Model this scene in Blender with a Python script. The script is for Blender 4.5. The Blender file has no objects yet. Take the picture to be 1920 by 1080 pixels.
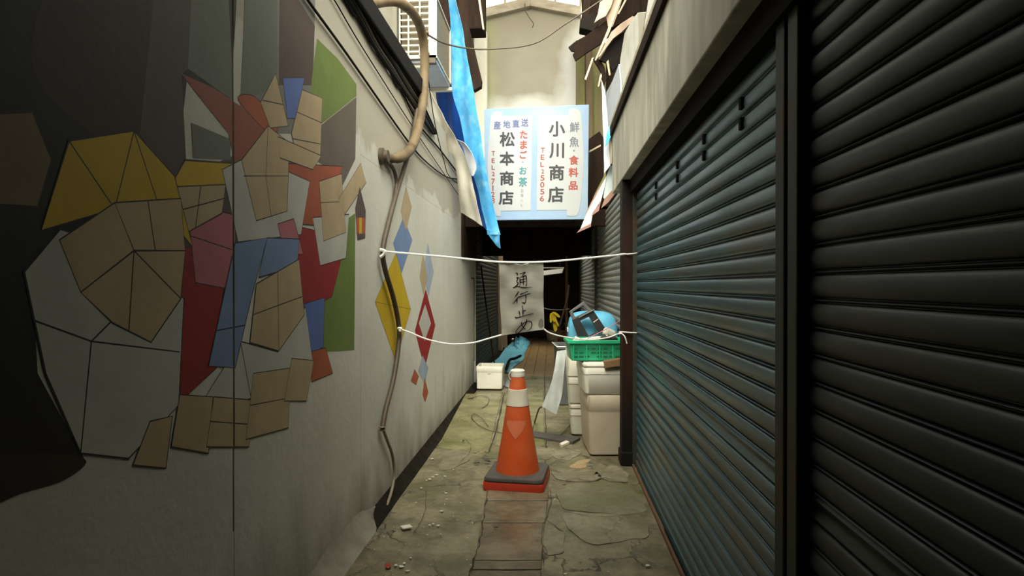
import bpy, bmesh, math, random
from mathutils import Vector, Matrix, noise
random.seed(7)
SC = bpy.context.scene
COL = SC.collection
PI = math.pi

# ------------------------------------------------------------------ camera
F = 1100.0; CZ = 1.3; YAW = math.radians(3.9); PIT = math.radians(-0.26)
cam = bpy.data.cameras.new('camera'); cam.sensor_width = 36.0; cam.lens = 36.0*F/1920.0
cam.clip_start = 0.02
camo = bpy.data.objects.new('camera', cam); COL.objects.link(camo)
camo.location = (0, 0, CZ); camo.rotation_euler = (PI/2+PIT, 0, YAW)
SC.camera = camo

# ------------------------------------------------------------------ sky, exposure
w = bpy.data.worlds.new('sky'); SC.world = w; w.use_nodes = True
bg = w.node_tree.nodes['Background']
bg.inputs['Color'].default_value = (0.98, 0.96, 0.83, 1)
SKY_BASE, SKY_LOBE, SUN_EL = 2.2, 22.0, math.radians(47)
wn = w.node_tree.nodes; wl_ = w.node_tree.links
wt = wn.new('ShaderNodeTexCoord'); wd = wn.new('ShaderNodeVectorMath'); wd.operation = 'DOT_PRODUCT'
wd.inputs[1].default_value = (0.05, -math.cos(SUN_EL), math.sin(SUN_EL)); wl_.new(wt.outputs['Generated'], wd.inputs[0])
wx = wn.new('ShaderNodeMath'); wx.operation = 'MAXIMUM'; wx.inputs[1].default_value = 0; wl_.new(wd.outputs['Value'], wx.inputs[0])
wp = wn.new('ShaderNodeMath'); wp.operation = 'POWER'; wp.inputs[1].default_value = 9; wl_.new(wx.outputs[0], wp.inputs[0])
wa = wn.new('ShaderNodeMath'); wa.operation = 'MULTIPLY_ADD'; wa.inputs[1].default_value = SKY_LOBE; wa.inputs[2].default_value = SKY_BASE; wl_.new(wp.outputs[0], wa.inputs[0])
wl_.new(wa.outputs[0], bg.inputs['Strength'])
w.cycles.sampling_method = 'MANUAL'; w.cycles.sample_map_resolution = 128
vs = SC.view_settings
SC.display_settings.display_device = 'sRGB'
vs.view_transform = 'Standard'; vs.look = 'None'; vs.gamma = 1; vs.use_curve_mapping = False
vs.exposure = 0.15
try:
    SC.cycles.use_denoising = True
    SC.cycles.max_bounces = 10; SC.cycles.diffuse_bounces = 6
except Exception: pass

# ------------------------------------------------------------------ surveying: a sight line of the photograph met with a real plane
def ray(px, py):
    x = (px-960)/F; z = (540-py)/F; y = 1.0
    y, z = y*math.cos(PIT)-z*math.sin(PIT), y*math.sin(PIT)+z*math.cos(PIT)
    return (x*math.cos(YAW)-y*math.sin(YAW), x*math.sin(YAW)+y*math.cos(YAW), z)
def onX(px, py, X):
    d = ray(px, py); t = X/d[0]; return Vector((X, d[1]*t, CZ+d[2]*t))
def onY(px, py, Y):
    d = ray(px, py); t = Y/d[1]; return Vector((d[0]*t, Y, CZ+d[2]*t))
def onZ(px, py, Z=0.0):
    d = ray(px, py); t = (Z-CZ)/d[2]; return Vector((d[0]*t, d[1]*t, Z))
def onV(px, py, A, B):
    A = Vector(A); B = Vector(B); n = Vector((B.y-A.y, A.x-B.x)); d = ray(px, py)
    t = (n.x*A.x+n.y*A.y)/(n.x*d[0]+n.y*d[1]); return Vector((d[0]*t, d[1]*t, CZ+d[2]*t))

# ------------------------------------------------------------------ materials
def mat(name, c1, c2=None, scale=6.0, rough=0.65, metal=0.0, bump=0.0, bscale=40.0, spec=0.4, stretch=(1, 1, 1), c3=None, s3=2.0, lo=0.35, hi=0.65, trans=0.0, emit=None, rough2=None):
    m = bpy.data.materials.new(name); m.use_nodes = True
    nt = m.node_tree; N = nt.nodes; L = nt.links; b = N['Principled BSDF']
    b.inputs['Roughness'].default_value = rough; b.inputs['Metallic'].default_value = metal
    b.inputs['Specular IOR Level'].default_value = spec
    b.inputs['Base Color'].default_value = (*c1, 1)
    tc = N.new('ShaderNodeTexCoord'); mp = N.new('ShaderNodeMapping'); mp.inputs['Scale'].default_value = stretch
    L.new(tc.outputs['Object'], mp.inputs['Vector'])
    if c2:
        n = N.new('ShaderNodeTexNoise'); n.inputs['Scale'].default_value = scale; n.inputs['Detail'].default_value = 7; n.inputs['Roughness'].default_value = 0.6
        L.new(mp.outputs[0], n.inputs['Vector'])
        r = N.new('ShaderNodeValToRGB'); r.color_ramp.elements[0].position = lo; r.color_ramp.elements[1].position = hi
        r.color_ramp.elements[0].color = (*c1, 1); r.color_ramp.elements[1].color = (*c2, 1)
        L.new(n.outputs[0], r.inputs[0]); out = r.outputs[0]
        if c3:
            n3 = N.new('ShaderNodeTexNoise'); n3.inputs['Scale'].default_value = s3; n3.inputs['Detail'].default_value = 8
            L.new(mp.outputs[0], n3.inputs['Vector'])
            r3 = N.new('ShaderNodeValToRGB'); r3.color_ramp.elements[0].position = 0.5; r3.color_ramp.elements[1].position = 0.68
            L.new(n3.outputs[0], r3.inputs[0])
            mx = N.new('ShaderNodeMix'); mx.data_type = 'RGBA'; mx.inputs[7].default_value = (*c3, 1)
            L.new(r3.outputs[0], mx.inputs[0]); L.new(out, mx.inputs[6]); out = mx.outputs[2]
        L.new(out, b.inputs['Base Color'])
        if rough2 is not None:
            mr = N.new('ShaderNodeMapRange'); mr.inputs['To Min'].default_value = rough; mr.inputs['To Max'].default_value = rough2
            mr.inputs['From Min'].default_value = .35; mr.inputs['From Max'].default_value = .65
            L.new(n.outputs[0], mr.inputs[0]); L.new(mr.outputs[0], b.inputs['Roughness'])
    if bump:
        nb = N.new('ShaderNodeTexNoise'); nb.inputs['Scale'].default_value = bscale; nb.inputs['Detail'].default_value = 6
        L.new(mp.outputs[0], nb.inputs['Vector'])
        bp = N.new('ShaderNodeBump'); bp.inputs['Strength'].default_value = bump; bp.inputs['Distance'].default_value = 0.01
        L.new(nb.outputs[0], bp.inputs['Height']); L.new(bp.outputs[0], b.inputs['Normal'])
    if trans:
        b.inputs['Transmission Weight'].default_value = trans
    return m

def wall_paint():
    m = mat('whitewashed_concrete', (0.60, 0.585, 0.51), (0.52, 0.505, 0.44), 1.6, 0.75, bump=0.25, bscale=22)
    nt = m.node_tree; N = nt.nodes; L = nt.links; b = N['Principled BSDF']
    base = b.inputs['Base Color'].links[0].from_socket
    tc = [n for n in N if n.type == 'TEX_COORD'][0]
    sep = N.new('ShaderNodeSeparateXYZ'); L.new(tc.outputs['Object'], sep.inputs[0])
    n1 = N.new('ShaderNodeTexNoise'); n1.inputs['Scale'].default_value = 3.5; n1.inputs['Detail'].default_value = 8
    L.new(tc.outputs['Object'], n1.inputs['Vector'])
    # bare cement above the edge of the whitewash
    ad = N.new('ShaderNodeMath'); ad.operation = 'MULTIPLY_ADD'; ad.inputs[1].default_value = 0.5
    L.new(n1.outputs[0], ad.inputs[0]); L.new(sep.outputs['Z'], ad.inputs[2])
    mr = N.new('ShaderNodeMapRange'); mr.inputs['From Min'].default_value = 2.30; mr.inputs['From Max'].default_value = 2.34
    L.new(ad.outputs[0], mr.inputs[0])
    mx = N.new('ShaderNodeMix'); mx.data_type = 'RGBA'; mx.inputs[7].default_value = (0.42, 0.385, 0.31, 1)
    L.new(mr.outputs[0], mx.inputs[0]); L.new(base, mx.inputs[6])
    # splash dirt along the foot of the wall
    n2 = N.new('ShaderNodeTexNoise'); n2.inputs['Scale'].default_value = 5; n2.inputs['Detail'].default_value = 9
    mp2 = N.new('ShaderNodeMapping'); mp2.inputs['Scale'].default_value = (1, 1, 0.35)
    L.new(tc.outputs['Object'], mp2.inputs[0]); L.new(mp2.outputs[0], n2.inputs['Vector'])
    ad2 = N.new('ShaderNodeMath'); ad2.operation = 'MULTIPLY_ADD'; ad2.inputs[1].default_value = -0.9
    L.new(n2.outputs[0], ad2.inputs[0]); L.new(sep.outputs['Z'], ad2.inputs[2])
    mr2 = N.new('ShaderNodeMapRange'); mr2.inputs['From Min'].default_value = -0.05; mr2.inputs['From Max'].default_value = -0.55
    mr2.inputs['To Max'].default_value = 0.85
    L.new(ad2.outputs[0], mr2.inputs[0])
    mx2 = N.new('ShaderNodeMix'); mx2.data_type = 'RGBA'; mx2.inputs[7].default_value = (0.20, 0.18, 0.13, 1)
    L.new(mr2.outputs[0], mx2.inputs[0]); L.new(mx.outputs[2], mx2.inputs[6])
    L.new(mx2.outputs[2], b.inputs['Base Color'])
    return m

def floor_concrete(name, ca, cb, cc, crack=1.0, seed=0.0):
    m = bpy.data.materials.new(name); m.use_nodes = True
    nt = m.node_tree; N = nt.nodes; L = nt.links; b = N['Principled BSDF']
    tc = N.new('ShaderNodeTexCoord'); mp = N.new('ShaderNodeMapping'); mp.inputs['Location'].default_value = (seed, seed*.7, 0)
    L.new(tc.outputs['Object'], mp.inputs['Vector'])
    def nz(sc, det=8, ro=.6):
        n = N.new('ShaderNodeTexNoise'); n.inputs['Scale'].default_value = sc; n.inputs['Detail'].default_value = det; n.inputs['Roughness'].default_value = ro
        L.new(mp.outputs[0], n.inputs['Vector']); return n
    n1 = nz(3.4, 10, .65); n2 = nz(1.5, 9, .65); n3 = nz(26, 5)
    r = N.new('ShaderNodeValToRGB'); e = r.color_ramp.elements
    e[0].position = .42; e[0].color = (*ca, 1); e[1].position = .58; e[1].color = (*cb, 1)
    L.new(n1.outputs[0], r.inputs[0])
    mr = N.new('ShaderNodeMapRange'); mr.inputs['From Min'].default_value = .5; mr.inputs['From Max'].default_value = .66
    L.new(n2.outputs[0], mr.inputs[0])
    mx = N.new('ShaderNodeMix'); mx.data_type = 'RGBA'; mx.inputs[7].default_value = (*cc, 1)
    L.new(mr.outputs[0], mx.inputs[0]); L.new(r.outputs[0], mx.inputs[6])
    # fine speckle
    mx3 = N.new('ShaderNodeMix'); mx3.data_type = 'RGBA'; mx3.blend_type = 'MULTIPLY'; mx3.inputs[0].default_value = .55
    r3 = N.new('ShaderNodeValToRGB'); r3.color_ramp.elements[0].position = .3; r3.color_ramp.elements[0].color = (.45, .43, .38, 1); r3.color_ramp.elements[1].position = .6
    L.new(n3.outputs[0], r3.inputs[0]); L.new(mx.outputs[2], mx3.inputs[6]); L.new(r3.outputs[0], mx3.inputs[7])
    # cracks
    wv = N.new('ShaderNodeVectorMath'); wv.operation = 'MULTIPLY_ADD'; wv.inputs[1].default_value = (.55, .55, 0)
    n4 = nz(3.0, 6); L.new(n4.outputs['Color'], wv.inputs[0]); L.new(mp.outputs[0], wv.inputs[2])
    v = N.new('ShaderNodeTexVoronoi'); v.feature = 'DISTANCE_TO_EDGE'; v.inputs['Scale'].default_value = 1.7
    L.new(wv.outputs[0], v.inputs['Vector'])
    mc = N.new('ShaderNodeMapRange'); mc.inputs['From Min'].default_value = .0; mc.inputs['From Max'].default_value = .016
    mc.inputs['To Min'].default_value = 1.0; mc.inputs['To Max'].default_value = 0.0
    L.new(v.outputs['Distance'], mc.inputs[0])
    n5 = nz(1.1, 3); ms = N.new('ShaderNodeMapRange'); ms.inputs['From Min'].default_value = .44; ms.inputs['From Max'].default_value = .54
    ms.inputs['To Max'].default_value = crack
    L.new(n5.outputs[0], ms.inputs[0])
    mu = N.new('ShaderNodeMath'); mu.operation = 'MULTIPLY'; L.new(mc.outputs[0], mu.inputs[0]); L.new(ms.outputs[0], mu.inputs[1])
    mx4 = N.new('ShaderNodeMix'); mx4.data_type = 'RGBA'; mx4.inputs[7].default_value = (.03, .028, .02, 1)
    L.new(mu.outputs[0], mx4.inputs[0]); L.new(mx3.outputs[2], mx4.inputs[6]); L.new(mx4.outputs[2], b.inputs['Base Color'])
    # damp sheen
    n6 = nz(1.8); mq = N.new('ShaderNodeMapRange'); mq.inputs['From Min'].default_value = .38; mq.inputs['From Max'].default_value = .62
    mq.inputs['To Min'].default_value = .24; mq.inputs['To Max'].default_value = .62
    L.new(n6.outputs[0], mq.inputs[0]); L.new(mq.outputs[0], b.inputs['Roughness'])
    hs = N.new('ShaderNodeMath'); hs.operation = 'MULTIPLY_ADD'; hs.inputs[1].default_value = -1.5
    n7 = nz(9, 8); L.new(mu.outputs[0], hs.inputs[0]); L.new(n7.outputs[0], hs.inputs[2])
    bp = N.new('ShaderNodeBump'); bp.inputs['Strength'].default_value = .55; bp.inputs['Distance'].default_value = .012
    L.new(hs.outputs[0], bp.inputs['Height']); L.new(bp.outputs[0], b.inputs['Normal'])
    return m

M = {}
M['wall'] = wall_paint()
M['floor'] = floor_concrete('damp_mossy_concrete', (.130, .112, .066), (.250, .212, .132), (.115, .112, .042))
M['slab'] = floor_concrete('brown_concrete_slab', (.130, .104, .060), (.225, .182, .115), (.12, .085, .045), .25, 4.0)
M['slabgreen'] = floor_concrete('mossy_concrete_slab', (.165, .148, .068), (.255, .23, .115), (.125, .127, .04), .2, 9.0)
M['cement'] = mat('grey_cement', (.40, .375, .31), (.30, .28, .22), 3, .8, bump=.2)
M['fascia'] = mat('stained_cement_fascia', (.42, .40, .335), (.27, .255, .20), 2.2, .75, bump=.12, stretch=(1, 2.2, .5), c3=(.52, .49, .41), s3=3)
M['skirt'] = mat('dirty_cement_skirt', (.26, .24, .19), (.17, .15, .11), 6, .85, bump=.3)
M['gutter'] = mat('dirt_gutter', (.010, .0085, .006), (.022, .018, .012), 9, .95, bump=.3, spec=.1)
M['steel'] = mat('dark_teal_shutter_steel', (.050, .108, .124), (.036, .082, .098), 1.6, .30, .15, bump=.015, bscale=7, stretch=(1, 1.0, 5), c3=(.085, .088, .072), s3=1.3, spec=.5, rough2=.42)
M['steelshaded'] = mat('shaded_teal_shutter_steel', (.012, .028, .031), (.009, .021, .024), 2.2, .42, .2, bump=.05, bscale=9, stretch=(1, 1.0, 5), c3=(.024, .024, .018), s3=1.3, rough2=.55)  # darker copy of the teal steel, near-end shade put into its colour
M['steelgrey'] = mat('grey_shutter_steel', (.33, .335, .30), (.25, .265, .245), 3, .42, .1, stretch=(1, 1, 4), c3=(.28, .255, .21), s3=2)
M['rail'] = mat('weathered_guide_rail', (.050, .055, .044), (.034, .037, .031), 6, .6, .1, c3=(.07, .043, .02), s3=5, spec=.2)
M['rust'] = mat('rusty_sill', (.16, .075, .04), (.10, .05, .03), 12, .75, bump=.3)
M['postdark'] = mat('dark_brown_post', (.010, .0085, .007), (.018, .011, .008), 5, .7, spec=.12, stretch=(1, 1, .3), c3=(.035, .014, .008), s3=2.5)
M['darkwood'] = mat('dark_old_timber', (.012, .007, .005), (.026, .015, .010), 8, .85, spec=.08, stretch=(1, 1, .2), bump=.3)
M['brownwood'] = mat('brown_timber', (.17, .10, .055), (.24, .15, .085), 7, .75, stretch=(1, 1, .2), bump=.2)
M['palewood'] = mat('pale_split_wood', (.56, .45, .31), (.42, .32, .21), 9, .7, stretch=(1, 1, .3), bump=.2)
M['pinkwood'] = mat('pinkish_splintered_wood', (.42, .31, .23), (.26, .18, .13), 9, .75, stretch=(1, 1, .4), bump=.3)
M['black'] = mat('sooty_black_paint', (.010, .008, .007), (.016, .013, .011), 4, .9, spec=.06)
M['cable'] = mat('black_cable', (.010, .009, .008), rough=.7, spec=.12)
M['conduit'] = mat('beige_conduit', (.17, .125, .070), (.13, .092, .052), 12, .6, c3=(.085, .058, .033), s3=6, spec=.2)
M['browncable'] = mat('brown_grey_cable', (.085, .062, .038), (.055, .040, .025), 9, .55)
M['palecable'] = mat('pale_grey_cable', (.24, .21, .145), (.18, .155, .10), 12, .5)
M['acbeige'] = mat('beige_painted_sheet_metal', (.62, .58, .46), (.54, .50, .39), 5, .45)
M['accoil'] = mat('dusty_condenser_fins', (.22, .18, .12), (.13, .11, .075), 24, .7, stretch=(1, 1, 6))
M['acunder'] = mat('grey_blue_metal_pan', (.36, .40, .46), (.46, .48, .50), 9, .5)
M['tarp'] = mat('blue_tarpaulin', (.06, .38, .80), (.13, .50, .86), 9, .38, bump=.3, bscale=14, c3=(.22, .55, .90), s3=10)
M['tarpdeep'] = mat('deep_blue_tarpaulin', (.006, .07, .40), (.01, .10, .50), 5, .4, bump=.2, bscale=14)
M['cloth'] = mat('grey_white_sheeting', (.58, .545, .46), (.46, .435, .37), 5, .7, bump=.25, bscale=14)
M['plasticgrey'] = mat('cloudy_plastic_sheet', (.36, .37, .35), (.28, .29, .275), 7, .35, bump=.2, bscale=20)
M['whiteboard'] = mat('white_weathered_board', (.66, .66, .60), (.55, .54, .48), 6, .6, c3=(.42, .40, .34), s3=4, stretch=(1, 1, .6))
M['bluegrey'] = mat('bluish_white_sheet', (.52, .55, .60), (.42, .45, .50), 5, .5, bump=.2, bscale=10)
M['cyan'] = mat('cyan_tarp_scrap', (.05, .42, .66), (.10, .50, .72), 14, .4, bump=.3)
M['torn'] = mat('pale_torn_sheet', (.55, .62, .62), (.46, .52, .52), 9, .5)
M['tornedge'] = mat('reddish_torn_edge', (.35, .20, .16), (.28, .14, .10), 14, .6)
M['concrete'] = mat('stained_gable_plaster', (.72, .70, .60), (.50, .47, .38), .75, .8, bump=.15, c3=(.40, .36, .27), s3=.55, lo=.42, hi=.60)
def gable_plaster():
    m = mat('stained_gable_plaster', (.32, .295, .225), (.27, .245, .185), 1.4, .85, bump=.12)
    nt = m.node_tree; N = nt.nodes; L = nt.links; b = N['Principled BSDF']; base = b.inputs['Base Color'].links[0].from_socket
    tc = [n for n in N if n.type == 'TEX_COORD'][0]
    nz = N.new('ShaderNodeTexNoise'); nz.inputs['Scale'].default_value = 1.8; nz.inputs['Detail'].default_value = 7; L.new(tc.outputs['Object'], nz.inputs['Vector'])
    wv = N.new('ShaderNodeVectorMath'); wv.operation = 'MULTIPLY_ADD'; wv.inputs[1].default_value = (.5, 0, .6); L.new(nz.outputs['Color'], wv.inputs[0]); L.new(tc.outputs['Object'], wv.inputs[2])
    sp = N.new('ShaderNodeSeparateXYZ'); L.new(wv.outputs[0], sp.inputs[0])
    def band(kx, kz, c, half, soft, col, prev, amt):
        d = N.new('ShaderNodeVectorMath'); d.operation = 'DOT_PRODUCT'; d.inputs[1].default_value = (kx, 0, kz); L.new(wv.outputs[0], d.inputs[0])
        a = N.new('ShaderNodeMath'); a.operation = 'SUBTRACT'; a.inputs[1].default_value = c; L.new(d.outputs['Value'], a.inputs[0])
        q = N.new('ShaderNodeMath'); q.operation = 'ABSOLUTE'; L.new(a.outputs[0], q.inputs[0])
        r = N.new('ShaderNodeMapRange'); r.inputs['From Min'].default_value = half+soft; r.inputs['From Max'].default_value = half; r.inputs['To Max'].default_value = amt; L.new(q.outputs[0], r.inputs[0])
        x = N.new('ShaderNodeMix'); x.data_type = 'RGBA'; x.inputs[7].default_value = (*col, 1); L.new(r.outputs[0], x.inputs[0]); L.new(prev, x.inputs[6]); return x.outputs[2]
    o = band(0, 1, 4.10, .22, .22, (.56, .55, .50), base, .95)
    o = band(1, -.16, -.18, .10, .16, (.53, .52, .48), o, .9)
    o = band(0, 1, 5.75, .10, .4, (.30, .265, .19), o, .6)
    o = band(1, .0, -.78, .06, .14, (.33, .33, .16), o, .55)
    L.new(o, b.inputs['Base Color']); return m
M['concrete'] = gable_plaster()
M['mossplaster'] = mat('mossy_plaster', (.20, .195, .075), (.13, .125, .05), 3, .85, stretch=(2, 1, .4), c3=(.17, .12, .07), s3=3)
M['browncement'] = mat('brown_stained_cement', (.085, .055, .03), (.14, .10, .055), 4, .85, stretch=(2, 1, .3))
M['paleplaster'] = mat('pale_plaster', (.72, .69, .57), (.60, .57, .46), 4, .8, stretch=(1, 1, .4))
M['beam'] = mat('weathered_beam', (.46, .40, .30), (.30, .25, .18), 9, .8, stretch=(.4, 1, 1), bump=.2)
M['signblue'] = mat('pale_blue_sign_face', (.17, .265, .41), (.25, .33, .39), 1.8, .45)
M['signwhite'] = mat('off_white_sign_panel', (.335, .345, .34), (.315, .325, .325), 3, .45)
M['inkblack'] = mat('black_lettering', (.018, .017, .02), rough=.5)
M['inkred'] = mat('faded_red_lettering', (.20, .045, .032), rough=.5)
M['inkpurple'] = mat('faded_violet_lettering', (.075, .09, .19), rough=.5)
M['inkgrey'] = mat('grey_lettering', (.09, .10, .12), rough=.5)
M['inkteal'] = mat('teal_lettering', (.03, .16, .165), rough=.5)
M['inkorange'] = mat('brick_red_lettering', (.25, .035, .018), rough=.5)
M['paper'] = mat('banner_cotton', (.86, .83, .72), (.79, .76, .65), 5, .85, bump=.2, bscale=30, c3=(.60, .57, .47), s3=3)
M['rope'] = mat('white_nylon_rope', (.78, .76, .70), rough=.5)
M['foam'] = mat('white_foam', (.70, .67, .57), (.62, .58, .48), 4, .55, bump=.08, bscale=90)
M['foamdirty'] = mat('yellowed_foam', (.47, .40, .30), (.40, .335, .24), 4, .5, bump=.08, bscale=90)
M['green'] = mat('green_crate_plastic', (.02, .33, .15), (.03, .40, .20), 7, .4)
M['cratehole'] = mat('dark_green_slot', (.008, .085, .04), rough=.7)
M['blueplastic'] = mat('light_blue_plastic', (.08, .33, .50), (.12, .40, .58), 4, .4)
M['blackplastic'] = mat('black_plastic', (.016, .016, .018), (.03, .029, .028), 8, .42)
M['greyplastic'] = mat('dark_grey_plastic', (.12, .12, .115), (.08, .08, .078), 9, .5)
M['orange'] = mat('faded_orange_cone', (.52, .070, .010), (.45, .060, .012), 5, .5, c3=(.54, .105, .03), s3=3)
M['redplastic'] = mat('red_cone_weight', (.42, .035, .012), (.34, .03, .012), 6, .4)
M['band'] = mat('reflective_white_band', (.62, .57, .46), (.52, .46, .36), 9, .4)
M['tapewhite'] = mat('white_tape', (.72, .69, .60), (.60, .56, .47), 20, .55)
M['tapepink'] = mat('faded_sticker_residue', (.55, .125, .045), (.52, .15, .075), 16, .6)
M['rubber'] = mat('grey_black_rubber', (.055, .048, .043), (.10, .088, .078), 8, .55)
M['net'] = mat('crumpled_blue_sheet', (.10, .44, .60), (.20, .54, .68), 9, .4, bump=.5, bscale=18, c3=(.35, .58, .62), s3=12)
M['deck'] = mat('brown_wet_boards', (.29, .18, .075), (.19, .115, .05), 4, .5, stretch=(3, .6, 1), c3=(.24, .17, .09), s3=2)
M['yellow'] = mat('yellow_plastic', (.70, .52, .02), (.62, .42, .02), 8, .5)
M['leaf'] = mat('green_leaf', (.08, .15, .04), (.05, .10, .03), 9, .5)
M['pot'] = mat('tan_planter', (.36, .27, .17), (.28, .21, .13), 6, .7)
M['pink'] = mat('pink_string', (.62, .22, .30), rough=.6)
M['brownleaf'] = mat('dead_leaf', (.045, .028, .016), (.08, .05, .03), 20, .7)
M['flake'] = mat('paint_flakes', (.62, .60, .50), rough=.7)
M['pipe'] = mat('white_pvc', (.70, .68, .62), rough=.4)

# ------------------------------------------------------------------ mesh builder
class MB:
    def __init__(s): s.v = []; s.f = []; s.m = []
    def add(s, pts): i = len(s.v); s.v += [Vector(p) for p in pts]; return i
    def face(s, idx, m=0): s.f.append(list(idx)); s.m.append(m)
    def poly(s, pts, m=0):
        i = s.add(pts); s.face(range(i, i+len(pts)), m)
    def box(s, lo, hi, m=0, X=None):
        x0, y0, z0 = lo; x1, y1, z1 = hi
        p = [(x0, y0, z0), (x1, y0, z0), (x1, y1, z0), (x0, y1, z0), (x0, y0, z1), (x1, y0, z1), (x1, y1, z1), (x0, y1, z1)]
        if X is not None: p = [X @ Vector(q) for q in p]
        i = s.add(p)
        for f in ((0, 3, 2, 1), (4, 5, 6, 7), (0, 1, 5, 4), (1, 2, 6, 5), (2, 3, 7, 6), (3, 0, 4, 7)): s.face([i+k for k in f], m)
    def tube(s, path, r, n=8, m=0):
        P = [Vector(p) for p in path]; R = r if isinstance(r, (list, tuple)) else [r]*len(P)
        up = Vector((0, 0, 1)); rings = []
        T0 = (P[1]-P[0]).normalized(); a = T0.orthogonal().normalized()
        for k, p in enumerate(P):
            t = (P[min(k+1, len(P)-1)]-P[max(k-1, 0)]).normalized()
            a = (a-t*a.dot(t)); a = a.normalized() if a.length > 1e-6 else t.orthogonal().normalized()
            b = t.cross(a)
            rings.append(s.add([p+(a*math.cos(2*PI*j/n)+b*math.sin(2*PI*j/n))*R[k] for j in range(n)]))
        for k in range(len(rings)-1):
            for j in range(n):
                s.face((rings[k]+j, rings[k]+(j+1) % n, rings[k+1]+(j+1) % n, rings[k+1]+j), m)
        s.face([rings[0]+j for j in range(n)][::-1], m); s.face([rings[-1]+j for j in range(n)], m)
    def loft(s, loops, m=0, X=None, cap0=True, cap1=True):   # loops of equal length
        ids = []
        for lp in loops:
            ids.append(s.add([X @ Vector(p) for p in lp] if X is not None else lp))
        n = len(loops[0])
        for k in range(len(ids)-1):
            for j in range(n): s.face((ids[k]+j, ids[k]+(j+1) % n, ids[k+1]+(j+1) % n, ids[k+1]+j), m)
        if cap0: s.face([ids[0]+j for j in range(n)][::-1], m)
        if cap1: s.face([ids[-1]+j for j in range(n)], m)
    def lathe(s, prof, c, n=32, m=0):
        s.loft([[(c[0]+r*math.cos(2*PI*j/n), c[1]+r*math.sin(2*PI*j/n), c[2]+z) for j in range(n)] for r, z in prof], m)
    def sheet(s, G, th=.003, m=0):
        nu = len(G); nv = len(G[0]); N = []
        for i in range(nu):
            row = []
            for j in range(nv):
                du = G[min(i+1, nu-1)][j]-G[max(i-1, 0)][j]; dv = G[i][min(j+1, nv-1)]-G[i][max(j-1, 0)]
                q = du.cross(dv); row.append(q.normalized() if q.length > 1e-9 else Vector((0, 1, 0)))
            N.append(row)
        a = s.add([G[i][j]+N[i][j]*th/2 for i in range(nu) for j in range(nv)])
        b = s.add([G[i][j]-N[i][j]*th/2 for i in range(nu) for j in range(nv)])
        q = lambda o, i, j: o+i*nv+j
        for i in range(nu-1):
            for j in range(nv-1):
                s.face((q(a, i, j), q(a, i+1, j), q(a, i+1, j+1), q(a, i, j+1)), m)
                s.face((q(b, i, j), q(b, i, j+1), q(b, i+1, j+1), q(b, i+1, j)), m)
        for i in range(nu-1):
            s.face((q(a, i, 0), q(b, i, 0), q(b, i+1, 0), q(a, i+1, 0)), m); s.face((q(a, i, nv-1), q(a, i+1, nv-1), q(b, i+1, nv-1), q(b, i, nv-1)), m)
        for j in range(nv-1):
            s.face((q(a, 0, j), q(a, 0, j+1), q(b, 0, j+1), q(b, 0, j)), m); s.face((q(a, nu-1, j), q(b, nu-1, j), q(b, nu-1, j+1), q(a, nu-1, j+1)), m)
    def prism(s, pts, d, m=0):
        d = Vector(d); n = len(pts); a = s.add(pts); b = s.add([Vector(p)+d for p in pts])
        s.face([a+j for j in range(n)], m); s.face([b+j for j in range(n)][::-1], m)
        for j in range(n): s.face((a+j, b+j, b+(j+1) % n, a+(j+1) % n), m)
    def build(s, name, mats, parent=None, smooth=False, bevel=0, fix=True, origin=None):
        me = bpy.data.meshes.new(name)
        o_ = Vector(origin) if origin is not None else Vector((0, 0, 0))
        me.from_pydata([tuple(v-o_) for v in s.v], [], s.f)
        for x in (mats if isinstance(mats, (list, tuple)) else [mats]): me.materials.append(M[x] if isinstance(x, str) else x)
        for p, k in zip(me.polygons, s.m): p.material_index = k; p.use_smooth = smooth
        if fix:
            bm = bmesh.new(); bm.from_mesh(me); bmesh.ops.recalc_face_normals(bm, faces=bm.faces); bm.to_mesh(me); bm.free()
        o = bpy.data.objects.new(name, me); COL.objects.link(o); o.location = o_
        if parent is not None:
            o.parent = parent
            o.location = o_-parent.location if origin is not None else -parent.location
        if bevel:
            b = o.modifiers.new('edge', 'BEVEL'); b.width = bevel; b.segments = 2; b.limit_method = 'ANGLE'; b.angle_limit = math.radians(40)
        if smooth:
            try:
                me.shade_smooth() if hasattr(me, 'shade_smooth') else None
                me.set_sharp_from_angle(angle=math.radians(45))
            except Exception: pass
        return o

def tag(o, label, cat, group=None):
    o['label'] = label; o['category'] = cat
    if group: o['group'] = group
    return o
def struct(o): o['kind'] = 'structure'; return o
def thing(name, label, cat, loc=(0, 0, 0), group=None):
    o = bpy.data.objects.new(name, None); COL.objects.link(o); o.location = loc; o.empty_display_size = .1
    return tag(o, label, cat, group)
def cat_smooth(P, n=8, closed=False):
    P = [Vector(p) for p in P]; out = []; L = len(P)
    rng = range(L) if closed else range(L-1)
    for i in rng:
        if closed: p0, p1, p2, p3 = P[i-1], P[i], P[(i+1) % L], P[(i+2) % L]
        else: p0, p1, p2, p3 = P[max(i-1, 0)], P[i], P[i+1], P[min(i+2, L-1)]
        for k in range(n):
            t = k/n; out.append(.5*((2*p1)+(p2-p0)*t+(2*p0-5*p1+4*p2-p3)*t*t+(3*p1-p0-3*p2+p3)*t**3))
    if not closed: out.append(P[-1])
    return out
def rrect(hw, hd, r, z, k=4, cx=0, cy=0):
    out = []
    for sx, sy, a0 in ((1, 1, 0), (-1, 1, 90), (-1, -1, 180), (1, -1, 270)):
        for i in range(k+1):
            a = math.radians(a0+90*i/k); out.append((cx+sx*(hw-r)+r*math.cos(a), cy+sy*(hd-r)+r*math.sin(a), z))
    return out
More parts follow.
